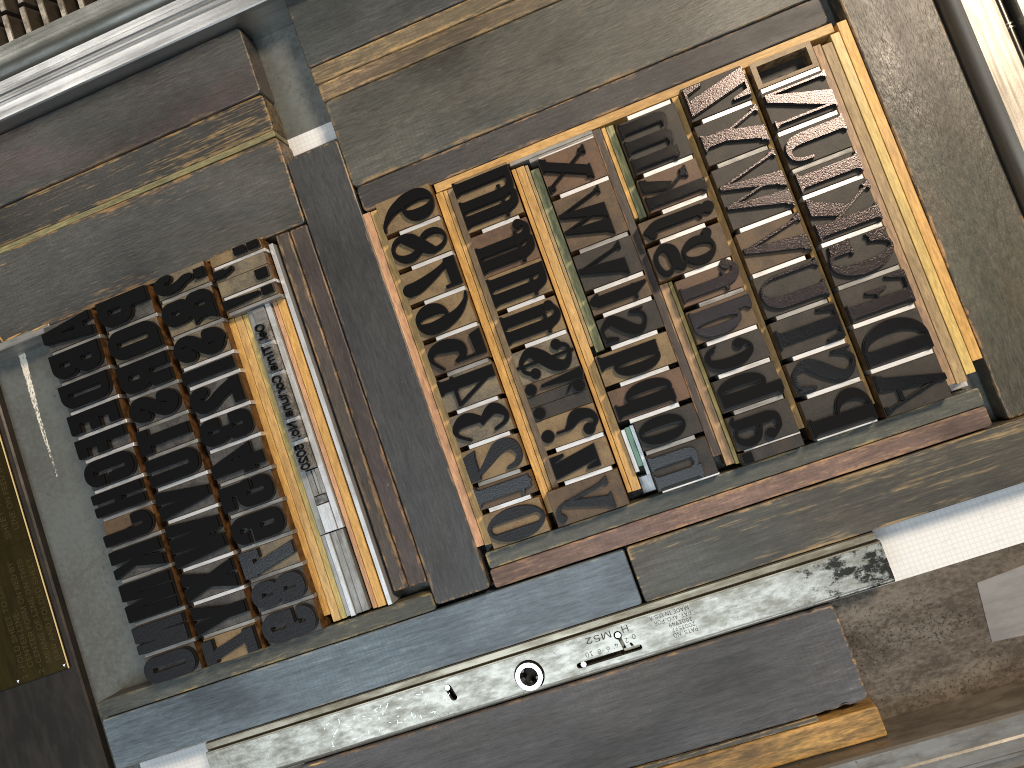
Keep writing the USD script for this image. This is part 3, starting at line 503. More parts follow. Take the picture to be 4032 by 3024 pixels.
def block(x0, x1, y0, y1, z1, z0=.2, r=.5, ch=.35, jit=.08, angle=0., wide=2.6, pitch=9., ragged=0., rag_x=None):
    """a piece of furniture: slab with softened, slightly uneven edges; wear = how near its edge"""
    nx, ny = max(2, int((x1 - x0) / pitch)), max(2, int((y1 - y0) / pitch)); h = min(x1 - x0, y1 - y0) / 2
    ins = [(0, z0, .5), (0, z1 - ch, .8), (ch * .35, z1 - ch * .3, 1.), (ch, z1, 1.)] + [(d, z1, w) for d, w in ((min(ch + .5, h * .6), .55), (min(wide, h * .82), 0.)) if d > ch]
    L = [loop(x0, x1, y0, y1, min(r, h * .8), d, nx, ny) for d, _, _ in ins]; n = len(L[0])
    s = rng.integers(1, 9999)
    dj = (meshkit.noise(np.c_[L[0] * .23, np.full(n, s * .37)], 3) - .5) * 2 * jit + (meshkit.noise(np.c_[L[0] * 1.1, np.full(n, s * .7)], 5) - .5) * jit
    c = np.array([(x0 + x1) / 2, (y0 + y1) / 2]); V = []; W = []
    inward = L[-1] - L[0]; inward /= np.maximum(np.linalg.norm(inward, axis=1, keepdims=True), 1e-6)
    for (d, z, w), p in zip(ins, L):
        k = np.abs(dj)[:, None] * (1 if d < 1.2 else .3)
        p = p + inward * k
        if ragged and d < 1.2:
            p = p + inward * (ragged * np.maximum(0, meshkit.fbm(np.c_[p * .35, np.full(n, 2.2)], 3, 9) - .45) * (1.0 if rag_x is None else np.clip((p[:, 0] - rag_x) / 6, 0.12, 1)))[:, None] * 2
        V.append(np.c_[p, np.full(n, z)]); W += [w] * n
    F = []
    for a in range(len(ins) - 1):
        for i in range(n):
            j = (i + 1) % n; A, B, C, D = a * n + i, a * n + j, (a + 1) * n + j, (a + 1) * n + i; F += [(A, B, C), (A, C, D)]
    V = np.vstack(V); top = V[-n:]
    V = np.vstack([V, [[*c, z1]]]); W.append(0.); k = len(V) - 1
    lx = (x1 - x0) > (y1 - y0)                     # close the top along the centre line
    m = 2 * (nx if lx else ny); ax = 0 if lx else 1
    t = np.clip(top[:, ax], c[ax] - ((x1 - x0) if lx else (y1 - y0)) / 2 + h, c[ax] + ((x1 - x0) if lx else (y1 - y0)) / 2 - h)
    mid = np.tile(c, (n, 1)); mid[:, ax] = t
    b = len(V); V = np.vstack([V, np.c_[mid, np.full(n, z1)]]); W += [0.] * n; o = (len(ins) - 1) * n
    for i in range(n):
        j = (i + 1) % n; F += [(o + i, o + j, b + j), (o + i, b + j, b + i)]
    V[:, :2] = (V[:, :2] - c) @ np.array([[math.cos(angle), math.sin(angle)], [-math.sin(angle), math.cos(angle)]]) + c
    F = np.array(F); ar = np.linalg.norm(np.cross(V[F[:, 1]] - V[F[:, 0]], V[F[:, 2]] - V[F[:, 0]]), axis=1)
    return (V, F[ar > 1e-9], np.array(W))
def slab(x0, x1, y0, y1, z0, z1):
    b = trimesh.creation.box([x1 - x0, y1 - y0, z1 - z0]); b.apply_translation([(x0 + x1) / 2, (y0 + y1) / 2, (z0 + z1) / 2]); return b
def soft(x0, x1, y0, y1, z0, z1, c=.2):
    """a box with its upper edges taken off"""
    v = [(x0, y0, z0), (x1, y0, z0), (x1, y1, z0), (x0, y1, z0), (x0, y0, z1 - c), (x1, y0, z1 - c), (x1, y1, z1 - c), (x0, y1, z1 - c), (x0 + c, y0 + c, z1), (x1 - c, y0 + c, z1), (x1 - c, y1 - c, z1), (x0 + c, y1 - c, z1)]
    f = [(3, 2, 1, 0), (8, 9, 10, 11)] + [(a + i, a + (i + 1) % 4, a + 4 + (i + 1) % 4, a + 4 + i) for a in (0, 4) for i in range(4)]
    f = np.array(f); return (np.array(v, float), np.vstack([f[:, [0, 1, 2]], f[:, [0, 2, 3]]]))
def prism(shape, z0, z1, put_=None, top=True):
    """shapely shape pulled up from z0 to z1; put_(xy) places it in the bed"""
    out = []
    for g in getattr(shape, 'geoms', [shape]):
        if g.is_empty or g.area < .02: continue
        m = trimesh.creation.extrude_polygon(g, z1 - z0, engine='earcut'); v = np.array(m.vertices); f = np.array(m.faces)
        if put_ is not None:
            a = put_(np.array([[0, 0], [1, 0], [0, 1.]])); d = (a[1] - a[0])[0] * (a[2] - a[0])[1] - (a[1] - a[0])[1] * (a[2] - a[0])[0]
            v[:, :2] = put_(v[:, :2])
            if d < 0: f = f[:, ::-1]
        v[:, 2] += z0; out.append((v, f))
    return join(*out)[:2]
def bar(profile, a0, a1, axis='x', n=2, wob=0.):
    """a (cross, z) outline drawn along an axis"""
    p = np.array(profile, float); k = len(p); ts = np.linspace(a0, a1, n); V = []
    for t in ts:
        V.append(np.c_[np.full(k, t), p] if axis == 'x' else np.c_[p[:, 0], np.full(k, t), p[:, 1]])
    V = np.vstack(V); F = []
    for i in range(n - 1):
        for j in range(k):
            a, b, c, d = i * k + j, i * k + (j + 1) % k, (i + 1) * k + (j + 1) % k, (i + 1) * k + j; F += [(a, b, c), (a, c, d)]
    m = trimesh.Trimesh(V, F, process=False)
    cap = trimesh.creation.triangulate_polygon(Polygon(p), engine='earcut')
    cv, cf = cap
    for t, rev in ((a0, 1), (a1, 0)):
        v = np.c_[np.full(len(cv), t), cv] if axis == 'x' else np.c_[cv[:, 0], np.full(len(cv), t), cv[:, 1]]
        V = np.vstack([V, v]); F = F + [tuple(q) for q in (np.array(cf)[:, ::-1] if rev else np.array(cf)) + len(V) - len(v)]
    m = trimesh.Trimesh(V, F, process=False); m.fix_normals(); return m
def cyl(x, y, r, z0, z1, n=28):
    c = trimesh.creation.cylinder(r, z1 - z0, sections=n); c.apply_translation([x, y, (z0 + z1) / 2]); return c
def words(text, h, x, y, z, right, up, depth=.06, width=None, bold=False):
    """lettering; right and up are directions in the bed plane"""
    m = meshkit.text_mesh(text, h, depth, bold); v = np.array(m.vertices); f = np.array(m.faces)
    v[:, 0] -= v[:, 0].min()
    if width: v[:, 0] *= width / v[:, 0].max()
    R, U = np.array(right, float), np.array(up, float)
    o = np.outer(v[:, 0], R) + np.outer(v[:, 1], U) + np.array([x, y])
    if R[0] * U[1] - R[1] * U[0] < 0: f = f[:, ::-1]
    return (np.c_[o, v[:, 2] + z], f)
# ---------------------------------------------------------------- the press: bed, rails, bars
put('bed', slab(-287.4, 330, -105.4, 222.6, -6, 0), 'bed_steel', kind='structure', label='grey-green steel press bed under the type and furniture', cat='press bed')
put('front_bed', slab(-287.4, 330, -157.0, -105.4, -6, -.03), 'front_bed_steel', kind='structure', label='brown pitted steel strip of the press bed in front', cat='press bed')
v = []; W_ = []; F_ = []                            # chalk rubbed on the bare bed
path = cr([(-271.0, 127), (-271.6, 117), (-271.9, 108), (-272.4, 97), (-272.5, 84), (-272.3, 73), (-272.2, 60)], 12)
for i, (px, py) in enumerate(path):
    w = 2.5 * (1 - .68 * i / len(path))
    for k, q in ((-1.5, -.12), (-.6, .6), (.6, .6), (1.5, -.12)):
        v.append((px + k * w + .1, py, .05)); W_.append(q - .24 * i / len(path))
for i in range(len(path) - 1):
    for k in range(3): a = i * 4 + k; F_ += [(a, a + 4, a + 5), (a, a + 5, a + 1)]
put('chalk_mark', (np.array(v), np.array(F_), np.array(W_)), 'chalk', label='pale chalk streak on the bare bed left of the sans letters', cat='chalk mark')
# front-left bar with its brass plate
put('side_bar', bar([(-287.4, -6), (-287.4, 3.6), (-288.2, 4.4), (-420, 4.4), (-420, -6)], -230, 260, 'y'), 'bar_steel', label='dark brown steel bar along the left side of the bed', cat='bar', kind='structure')
t = thing('brass_plate', 'brass instruction plate with raised lettering on the left bar', 'plate', (-310, 30, 4.4))
put('plate', soft(-372, -290.9, -29.4, 118, 4.45, 5.6, .25), 'brass', t)
put('bright_edge', slab(-291.15, -290.75, -29.3, 118, 5.2, 5.68), 'brass_edge', t)
put('divider', slab(-372, -291.6, 31.5, 32.2, 5.6, 5.85), 'brass', t); put('divider', slab(-372, -291.6, 35.1, 35.8, 5.6, 5.85), 'brass', t)
for s, x, y0, y1 in (('1-FOLD SHEET TO OUT', -312.9, -27.4, 21.5), ('CENTER LINE.', -308.4, -22.8, 5), ('2-CENTER FORM ON BED BY', -303.6, -27.4, 28), ('MEANS OF LINE ON THIS', -298.4, -23.6, 27.6), ('BAR AND FOLDED SHEET.', -293.2, -23.8, 27.8),
                     ('LINE ON FEED BOARD', -294.8, 42, 84), ('SHEET TO LINE', -300.4, 38.8, 72)):
    put('lettering', words(s, 2.9, x, y0, 5.6, (0, 1), (-1, 0), .18, y1 - y0), 'brass_text', t)
for x, y in ((-292.8, -27.2), (-318.8, -27.4)):
    b = trimesh.creation.icosphere(2, .95); b.apply_scale([1, 1, .7]); b.apply_translation([x, y, 5.7]); put('rivet', b, 'rivet_steel', t, smooth=True)
# back rail
q = [(222.65, -6), (222.65, 22.7), (223.2, 23.3), (229.2, 23.3), (229.6, 22.9), (230.8, 22.8), (231.2, 23.2), (232.2, 23.2), (232.7, 22.7), (234.0, 22.6), (234.5, 23.4), (236.6, 23.4), (237.2, 22.8), (240.6, 22.8), (240.9, 20), (240.9, -6)]
t = thing('back_rail', 'grooved steel bearer rail along the back of the bed', 'rail', (-80, 240, -6))
put('bearer', bar(q, -330, 20), 'rail_steel', t)
q = [(241.3, -6), (241.3, 17)] + [(249.2 - 7.9 * math.cos(a), 15.2 + 7.9 * math.sin(a)) for a in np.radians(np.linspace(12, 90, 9))] + [(256.4, 23.1), (256.8, 22.7), (256.8, -6)]
put('round_guide', bar(q, -330, 20), 'dark_rail_steel', t, smooth=35)
t = thing('gear_rack', 'oily steel gear rack with slanted teeth beyond the back rail', 'gear rack', (-195, 270, -6))
put('rack_base', slab(-330, 20, 257.0, 310, -6, 9), 'dark_rail_steel', t)
for row, y0 in enumerate((258.2, 273.6, 289)):
    for i in range(14):
        x = -240.6 + 9.75 * i + row * .6
        tooth = bar([(x - 3.6, 9.05), (x - 2.9, 20.6), (x - 2.5, 21.0), (x - .2, 21.0), (x + .2, 20.6), (x + 3.4, 11), (x + 3.8, 9.05)], y0, y0 + 13.2, 'y')
        put('tooth', tooth, 'rack_steel', t)
# front rail
q = [(-157.05, -6), (-157.05, 22.3), (-157.9, 23.3), (-161.5, 23.3), (-163.0, 22.7), (-165.2, 22.7), (-166, 23.3), (-170.5, 23.3), (-171.4, 22.4), (-172.6, 22.4), (-173.5, 21), (-174.2, 12), (-182, 12), (-186, 23), (-230, 23), (-230, -6)]
put('front_rail', bar(q, -330, 330), 'low_rail_steel', label='scuffed grooved steel rail along the front of the bed', cat='rail')
# lockup bar on the right
q = [(171.6, -5.9), (171.6, 10.5)] + [(178.2 - 6.6 * math.cos(a), 11.6 + 6.6 * math.sin(a)) for a in np.radians(np.linspace(5, 62, 8))] + [(176.2, 18.2), (187.6, 18.2), (188.2, 17.6), (188.2, -5.9)]
put('lockup_bar', bar(q, -62, 330, 'y'), 'bright_steel', smooth=32, label='bright brushed steel lockup bar with a rounded edge, beside the dark plank', cat='bar')
t = thing('shaft', 'thin dark steel shaft with a ringed groove right of the lockup bar', 'shaft', (191, 90, 8))
s = trimesh.creation.cylinder(2.3, 300, sections=24); s.apply_transform(trimesh.transformations.rotation_matrix(math.pi / 2, [1, 0, 0])); s.apply_translation([191.2, 90, 12.5]); put('rod', s, 'shaft_steel', t, smooth=30)
for y in (90.0, 91.6):
    s = trimesh.creation.cylinder(2.62, .7, sections=24); s.apply_transform(trimesh.transformations.rotation_matrix(math.pi / 2, [1, 0, 0])); s.apply_translation([191.2, y, 12.5]); put('ring', s, 'groove_steel', t, smooth=30)
put('end_plate', soft(194.2, 330, -62, 330, -5.9, 18.4, .5), 'bright_steel', label='smooth bright steel plate in the upper right corner', cat='plate')
# graph paper on the bed
for x0, x1, y0, y1, l in ((-107.5, -84, 162.4, 171.0, 'small square of gridded paper showing in the gap above the long dark block'), (-274.3, 150, -105.3, -80.4, 'strip of white gridded paper showing past both ends of the quoin')):
    put('graph_paper', slab(x0, x1, y0, y1, .02, .14), 'graph_paper', label=l, cat='paper')
put('plastic_film', prism(pg((107.6, -115.2), (131, -113.6), (127, -141), (104.6, -139.2)), .0, .35), 'film', label='square of cloudy grey film lying on the pitted steel', cat='film')

# ---------------------------------------------------------------- wooden furniture round the two formes
def furn(m, x0, x1, y0, y1, label, z=15., name='wood_furniture', cat='furniture', **k):
    return put(name, block(x0, x1, y0, y1, z, **k), m, label=label, cat=cat)
furn('dark_red_wood', -286, -107.0, 189.2, 222.2, 'wide dark furniture block with a reddish sheen, against the back rail', r=2.2, ch=.7)
furn('yellow_streaked_wood', -286, -107.2, 170.9, 189.0, 'dark furniture block with yellow worn streaks, below the reddish one', 14.2, r=2.0, ch=.7)
furn('green_wood', -286, -107.3, 167.9, 170.7, 'thin greenish reglet between two broad dark blocks, upper left', 14.6, 'reglet', 'reglet', ch=.25)
furn('orange_worn_wood', -286, -106.9, 125.6, 167.7, 'broad dark block with orange worn edge, above the sans letters', r=1.6, ch=.6, angle=-.0062)
furn('grey_wood', -82.8, 60, 190.6, 225, 'dark grey furniture block at the top edge, middle', r=1.6, ch=.6)
furn('olive_wood', -82.4, 70, 182.0, 190.3, 'olive brown strip above the orange joint line, top middle', 14.8, r=1.2, ch=.8)
furn('olive_wood', -81.6, 80, 173.4, 181.8, 'olive brown strip below the orange joint line, top middle', 14.8, r=1.2, ch=.8)
furn('brown_grey_wood', -80.9, 130.2, 131.5, 173.0, 'broadest brown-grey block, above the serif letters', r=2.0, ch=.6)
furn('black_wood', -80.0, 129.4, 119.1, 131.2, 'charcoal strip with a worn grain, directly above the maple strip', 15., r=2.2, ch=.6)
furn('black_wood_y', -106.4, -81.0, -53.8, 155.0, 'long upright charcoal block standing between the two formes', 15.2, r=1.8, ch=.6)
furn('brown_wood_y', -122.6, -115.8, -42.8, 124.8, 'upright brown strip nearest the long light lead', 14.6, r=.9, ch=.7)
furn('dark_brown_wood_y', -115.5, -106.9, -43.0, 124.6, 'upright dark brown strip against the long charcoal block', 14.6, r=.9, ch=.7)
furn('green_grey_wood', -274.6, -106.7, -55.4, -47.6, 'green-grey strip under the sans letters', 14.8, r=1.6, ch=.5)
furn('blue_grey_wood', -274.4, -22.3, -79.4, -55.8, 'broad blue-grey block above the quoin, on the left', 15., r=1.4, ch=.5)
furn('brown_oak', -21.1, 190, -79.3, -55.5, 'broad brown grained block above the quoin, on the right', 15., r=1.2, ch=.5)
furn('green_grey_wood', -78.8, 130.2, -46.3, -39.0, 'grey-green strip directly under the serif letters', 15., r=1.2, ch=.4)
furn('pink_wood', -79.2, 130.0, -54.7, -46.6, 'pinkish brown strip below the grey-green one', 14.9, r=1.2, ch=.4)
furn('leather_dark_wood', 137.6, 171.2, -55.4, 300, 'broad dark plank with a leathery surface, right side', 11., r=1.2, ch=.9)
furn('weathered_wood', -190, 49.8, -141.4, -101.6, 'weathered dark block with a splintered right end, below the quoin', 15., r=3.0, ch=.9, jit=.3, ragged=1.6, rag_x=20, pitch=2.5)
furn('brown_oak', -190, 28.2, -144.2, -142.0, 'thin brown reglet under the weathered block', 14.4, 'reglet', 'reglet', ch=.25)
furn('yellow_brown_wood', -190, 51.2, -156.6, -144.5, 'yellow-brown strip along the front rail', 14.6, r=.9, ch=.5)

# ---------------------------------------------------------------- reglets and leads among the type
def reg(m, x0, x1, y0, y1, label, z=15.): return furn(m, x0, x1, y0, y1, label, z, 'reglet', 'reglet', r=.25, ch=.22, jit=.04, wide=1.3, pitch=14.)
reg('maple_x', -46.6, 130.0, 115.0, 118.9, 'long level maple reglet along the top of the serif letters')
reg('maple_orange', 131.7, 135.7, -28.8, 118.0, 'outermost orange maple reglet beside the dark plank')
reg('maple_yellow', 127.7, 131.5, -33.0, 114.4, 'yellow maple reglet, second from the dark plank')
reg('maple_brown', 123.2, 127.4, -35.3, 111.6, 'brownish maple reglet, third from the dark plank')
reg('maple_stained', 119.8, 123.0, -34.8, 112.6, 'dull maple reglet touching the right-hand capitals A to N')
reg('maple_pink', -81.2, -77.6, -35.8, 118.5, 'pinkish maple reglet against the long charcoal block')
reg('maple_y', -77.4, -73.9, -36.2, 118.2, 'yellow maple reglet left of the serif figures')
reg('maple_orange', -47.2, -43.9, -31.9, 114.7, 'orange maple reglet right of the serif figures')
reg('maple_y', -43.7, -42.0, -23.0, 114.5, 'thin pale reglet in the middle of three, right of the figures')
reg('maple_stained', -41.8, -38.9, -22.9, 114.4, 'stained maple reglet left of the ligatures')
reg('maple_orange', -12.6, -10.8, -34.4, 111.9, 'narrow orange reglet right of the ligatures')
reg('maple_y', -10.6, -6.8, -34.5, 111.8, 'maple reglet, second right of the ligatures')
reg('maple_brown', -6.6, -5.2, 28.3, 111.4, 'thin grey-brown reglet beside the green one')
reg('maple_green', -5.0, -1.2, 25.2, 108.5, 'green stained reglet left of the letters v, w and x')
reg('dark_brown_wood_y', 25.2, 28.8, -31.7, 114.6, 'long dark brown reglet between the two lower-case columns')
reg('maple_orange', 29.0, 30.8, 72.5, 114.0, 'short orange reglet left of the letter m')
reg('maple_green', 31.0, 34.2, 71.7, 113.8, 'short dark green reglet touching the letter m')
reg('maple_stained', 29.0, 32.6, -36.8, 42.6, 'mottled pinkish reglet left of the letters a to f')
reg('maple_yellow_green', 32.8, 34.4, -37.4, 42.5, 'thin yellow-green reglet left of the letters a to f')
reg('maple_y', 60.4, 63.4, -32.2, 114.8, 'yellow reglet between the lower case and the capitals P to Z')
reg('maple_orange', 89.6, 92.0, -32.2, 114.6, 'orange reglet between the two columns of serif capitals')
reg('maple_orange', -157.0, -153.2, -43.0, 96.6, 'orange maple reglet, first right of the sans figures')
reg('maple_y', -153.0, -149.2, -46.7, 96.3, 'maple reglet, second right of the sans figures')
reg('maple_yellow_green', -149.0, -146.2, -46.6, 96.2, 'green-edged maple reglet left of the small metal line')
reg('maple_pink', -133.7, -131.6, -46.6, 96.4, 'narrow orange-pink reglet right of the small metal line')
reg('maple_orange', -131.4, -127.6, -46.8, 96.4, 'bright yellow-orange reglet beside the long light lead')
for x0, x1, nm in ((-215.0, -213.0, 'A to O'), (-212.8, -210.9, 'P to Z'), (-185.3, -183.4, 'P to Z on their right'), (-183.2, -181.6, 'figures on their left'), (-155.9, -153.9, '')):
    if nm: reg('maple_y' if x0 in (-212.8, -183.2) else 'dark_brown_wood_y', x0, x1, -46.8, 123.8, 'narrow reglet sunk beside the sans column ' + nm, 16.5 if x0 in (-212.8, -183.2) else 14.6)
reg('maple_y', -155.8, -153.6, 97.2, 124, 'short pale reglet left of the sans punctuation', 15.)
def lead(x0, x1, y0, y1, label, z=19., m='lead', name='lead_spacer', **k): return put(name, soft(x0, x1, y0, y1, .2, z, .18), m, label=label, cat='lead', **k)
lead(-126.6, -124.5, -47.2, 121.8, 'long light grey metal lead beside the brown upright strips', 15.6, 'lead_y')
lead(-136.8, -134.2, -8.9, 97.0, 'grey metal lead right of the small metal line', 16.5, 'lead_y')
lead(-286, -241.4, 123.4, 127.0, 'thick grey metal slug lying left of the sans letter A', 15.2, 'dull_lead')
lead(-12.4, 25.1, 113.0, 114.8, 'dull grey metal lead along the maple strip above the letter x', 16.4, 'dull_lead')
lead(-4.0, 25.1, 111.2, 112.9, 'second dull grey metal lead above the letter x', 16.4, 'dull_lead')
lead(-6.6, -4.8, -27.3, -8.9, 'pale metal lead at the left of the letter o', 18., 'lead_y')
put('green_lead', soft(-4.7, -2.7, -25.4, -8.5, .2, 18.3, .15), 'green_paint', label='green painted lead between two pale ones, left of the letter o', cat='lead')
lead(-2.6, -.9, -29.8, -8.2, 'grey metal lead touching the letter o', 18., 'lead_y')
put('metal_furniture', soft(-6.6, -.9, -37.6, -30.2, .2, 8.5, .3), 'lead_y', label='low polished metal block at the left foot of the letter n', cat='furniture')
put('metal_furniture', soft(123.4, 130.6, -38.4, -33.6, .2, 6., .3), 'lead_y', label='low polished metal block at the foot of the maple reglets, right', cat='furniture')
# spaces under the small metal line
for x0, x1, y0, y1, z, m, l in ((-145.9, -143.0, -9.0, 96.4, 16.2, 'dull_lead_y', 'long dull metal lead left of the small metal line'), (-142.8, -140.6, 8.0, 19.6, 16.4, 'dull_lead_y', 'first grey metal space under the small metal line'), (-140.4, -139.0, 8.0, 19.6, 16.0, 'dull_lead_y', 'thin second metal space under the small metal line'), (-138.8, -137.0, 8.0, 19.6, 16.4, 'dull_lead_y', 'third grey metal space under the small metal line'),
        (-142.8, -137.0, 4.0, 7.7, 16.8, 'type_metal', 'purplish oblong metal quad under the metal spaces'), (-142.8, -137.0, -8.8, 3.7, 17.0, 'lead_y', 'smooth square grey metal quad under the oblong one'),
        (-145.9, -143.9, -46.2, -9.3, 15.8, 'dull_lead_y', 'dark pitted metal lead below the square quad'), (-143.7, -141.4, -46.6, -9.3, 16.8, 'lead_y', 'bright metal lead below the square quad'), (-141.2, -138.4, -46.3, -9.3, 16.0, 'dull_lead_y', 'rough grey metal lead below the square quad'), (-138.2, -135.0, -46.2, -9.3, 16.2, 'dull_lead_y', 'stained grey metal lead below the square quad')):
    put('metal_space', soft(x0, x1, y0, y1, .2, z, .2), m, label=l, cat='metal space')

# ---------------------------------------------------------------- wood type
def sort(shape, place, x0, x1, y0, y1, wood_, ink_, label, group, zs=20.9, notch=None):
    t = thing('wood_type', label, 'wood type', ((x0 + x1) / 2, (y0 + y1) / 2, .2), group)
    put('block', soft(x0, x1, y0, y1, .2, zs, .15), wood_, t)
    letter = put('letter', prism(shape, 21.2, 23.3, place), ink_, t)
    area = sbox(x0 + .05, y0 + .05, x1 - .05, y1 - .05)
    put('shoulder', prism(shape.buffer(.32, 3), zs - .05, 22.3, place), 'shoulder_ink', letter)
NAMES = {'.': 'full stop', '!': 'exclamation mark', '?': 'question mark', '&': 'ampersand', '$': 'dollar sign', '’': 'apostrophe', ':': 'colon', 'sq.': 'square full stop'}
DIG = 'nought one two three four five six seven eight nine'.split()
ORD = 'first second third fourth fifth sixth seventh eighth ninth tenth eleventh twelfth thirteenth fourteenth fifteenth sixteenth seventeenth eighteenth nineteenth twentieth twenty-first'.split()
def named(c): return NAMES.get(c) or (('figure ' + DIG[int(c)]) if c.isdigit() else ('capital ' if c.isupper() else 'ligature ' if len(c) > 1 else 'lower-case ') + c)
def column(style, x0, x1, rows, seps, lx0, lx1, th, woods, inks, zs, flush=.7):
    """rows: glyphs from the top; seps: (y, lead?) from the top edge down"""
    for i, c in enumerate(rows):
        (ya, la), (yb, lb) = seps[i], seps[i + 1]
        a = ya - (th / 2 + .08 if la == 1 else .5 if la == 2 else .06); b = yb + (th / 2 + .08 if lb == 1 else .5 if lb == 2 else .06)
        m = .45 if a - b < 7 else flush; w = a - b - 2 * m; xl, xr = x0, x1
        if style == 'serif':
            if c in 'pqgjy' and len(c) == 1: xl = x0 - 5.6
            # reading runs up the picture and the letters' tops point right, in mirror image
            base = x0 + .6; put_ = lambda p, b=b, m=m, base=base: np.c_[base + p[:, 1], b + m + p[:, 0]]
            shape = roman(c, w)
        else:
            base = x1 - .06; put_ = lambda p, a=a, m=m, base=base: np.c_[base - p[:, 1], a - m - p[:, 0]]
            shape = gothic(c, w)
        nb = [named(rows[k]) for k in (i - 1, i + 1) if 0 <= k < len(rows)]
        where = ' between ' + nb[0] + ' and ' + nb[1] if len(nb) == 2 else (' next to ' + nb[0] + ' at the ' + ('top' if i == 0 else 'foot') + ' of its column')
        kind = 'serif' if style == 'serif' else 'heavy sans'
        sort(shape, put_, xl, xr, b, a, woods.get(c, woods['']), inks.get(c, inks['']), f'inked {kind} wood {named(c)},{where}', f'{kind} wood type', zs)
    for i, (y, l) in enumerate(seps):
        if not l: continue
        up = named(rows[i - 1]) if i else None; dn = named(rows[i]) if i < len(rows) else None
        hh = th if l == 1 else .9; s = 'serif' if style == 'serif' else 'sans'
        lab = f'pale metal lead between {s} {up} and {dn}' if up and dn else f'thin pale metal lead at the {"head" if dn else "foot"} of {s} {dn or up}'
        d = lx0[i] if isinstance(lx0, (list, tuple)) else lx0; e = lx1[i] if isinstance(lx1, (list, tuple)) else lx1
        lead(d, e, y - hh / 2, y + hh / 2, lab, 20.3 if style == 'serif' else 20.1, 'dull_lead' if (i * 7 + len(rows) * 3) % 9 in ((2, 5) if style == 'serif' else (0, 2, 4, 5, 7)) else 'lead')
S = lambda lead_at, ys: [(y, lead_at[i]) for i, y in enumerate(ys)]
TAN, BRN, RED, DRK, GRY, GTN = 'type_tan', 'type_brown', 'type_red_brown', 'type_dark', 'type_grey', 'type_grey_tan'
column('sans', -240.8, -215.4, 'A B D E F G H J K M N O'.split(), S([0] + [1] * 11 + [0], [123.6, 110.4, 95.4, 81.1, 69.2, 57.9, 43.2, 30.0, 16.1, .7, -19.2, -33.9, -47.4]), -240.4, -214.9, 1.75, {'': GRY, 'J': BRN}, {'': 'smooth_ink', 'O': 'grainy_ink', 'N': 'grainy_ink'}, 20.6, .6)
column('sans', -210.8, -185.5, 'P Q R S T U V W X Y Z'.split(), S([0] + [1] * 10 + [0], [124.2, 109.8, 93.6, 77.6, 63.0, 49.2, 34.3, 18.9, -3.5, -19.1, -34.4, -47.4]), -210.3, -185.0, 1.75, {'': GRY, 'Z': TAN, 'Q': GTN}, {'': 'smooth_ink', 'Z': 'grainy_ink'}, 20.6, .6)
column('sans', -181.4, -156.1, '? & $ 1 2 3 4 5 6 7 8 9'.split(), S([0] + [1, 1, 1] + [1] * 8 + [0], [124.6, 113.6, 96.2, 81.1, 72.0, 56.9, 42.1, 26.6, 11.6, -3.5, -17.8, -32.6, -47.2]), -181.0, -155.6, 1.75, {'': GRY, '?': GTN, '&': GTN, '$': GTN, '7': GTN}, {'': 'smooth_ink', '9': 'grainy_ink', '7': 'sparkle_ink', '8': 'grainy_ink_x'}, 20.6, .6)
column('sans', -152.9, -127.6, [':', '’', '.', '!'], S([0, 1, 0, 1, 1], [124.4, 118.8, 112.2, 104.3, 96.7 + .4]), -152.4, -127.0, 1.5, {'': GTN, ':': TAN}, {'': 'smooth_ink'}, 20.6, .35)
column('serif', -72.9, -47.6, list('9876543210'), S([0] + [1] * 9 + [0], [118.4, 102.5, 86.3, 70.2, 53.8, 37.7, 21.2, 5.5, -10.7, -22.3, -38.2]), [0, -66.9, -66.9, -66.6, -67.0, -67.5, -68.8, -68.9, -70.4, -69.6], [0, -48.0, -47.8, -47.7, -48.0, -48.6, -50.1, -50.2, -51.4, -50.8], 2.0, {'': TAN, '1': BRN, '5': BRN, '4': GTN, '3': GTN}, {'': 'smooth_ink', '2': 'grainy_ink_x', '0': 'grainy_ink', '1': 'sparkle_ink'}, 21.0)
column('serif', -38.5, -13.2, ['ffl', 'ff', 'fl', 'fi', '$', '!', '’', '.', '?', 'z', 'y'], S([0, 1, 0, 1, 1, 0, 0, 0, 0, 1, 1, 0], [114.2, 90.0, 70.4, 54.4, 37.5, 21.9, 16.6, 11.9, 5.9, -7.8, -21.9, -38.2]), [0, -32.8, 0, -34.0, -32.0, 0, 0, 0, 0, -34.4, -35.6], [0, -15.9, 0, -17.2, -13.6, 0, 0, 0, 0, -13.6, -15.0], 2.0, {'': TAN, '$': GTN, '!': BRN, '’': DRK, '.': DRK, 'y': BRN, 'ff': RED}, {'': 'smooth_ink', 'y': 'grainy_ink'}, 21.0)
column('serif', -.7, 24.7, list('xwvtsqpon'), S([2] + [1] * 8 + [2], [110.2, 91.6, 66.7, 49.0, 38.2, 24.3, 8.9, -6.6, -21.1, -38.0]), [.0, 3.1, 2.8, 2.8, 2.9, 1.4, -.3, -1.8, 0, .9], [24.6, 24.6, 24.0, 24.2, 23.9, 21.4, 20.7, 19.4, 20.8, 25.0], 2.0, {'': DRK, 'x': RED, 'q': TAN, 'p': RED, 'w': BRN, 't': BRN}, {'': 'smooth_ink', 'n': 'sparkle_ink'}, 21.0)
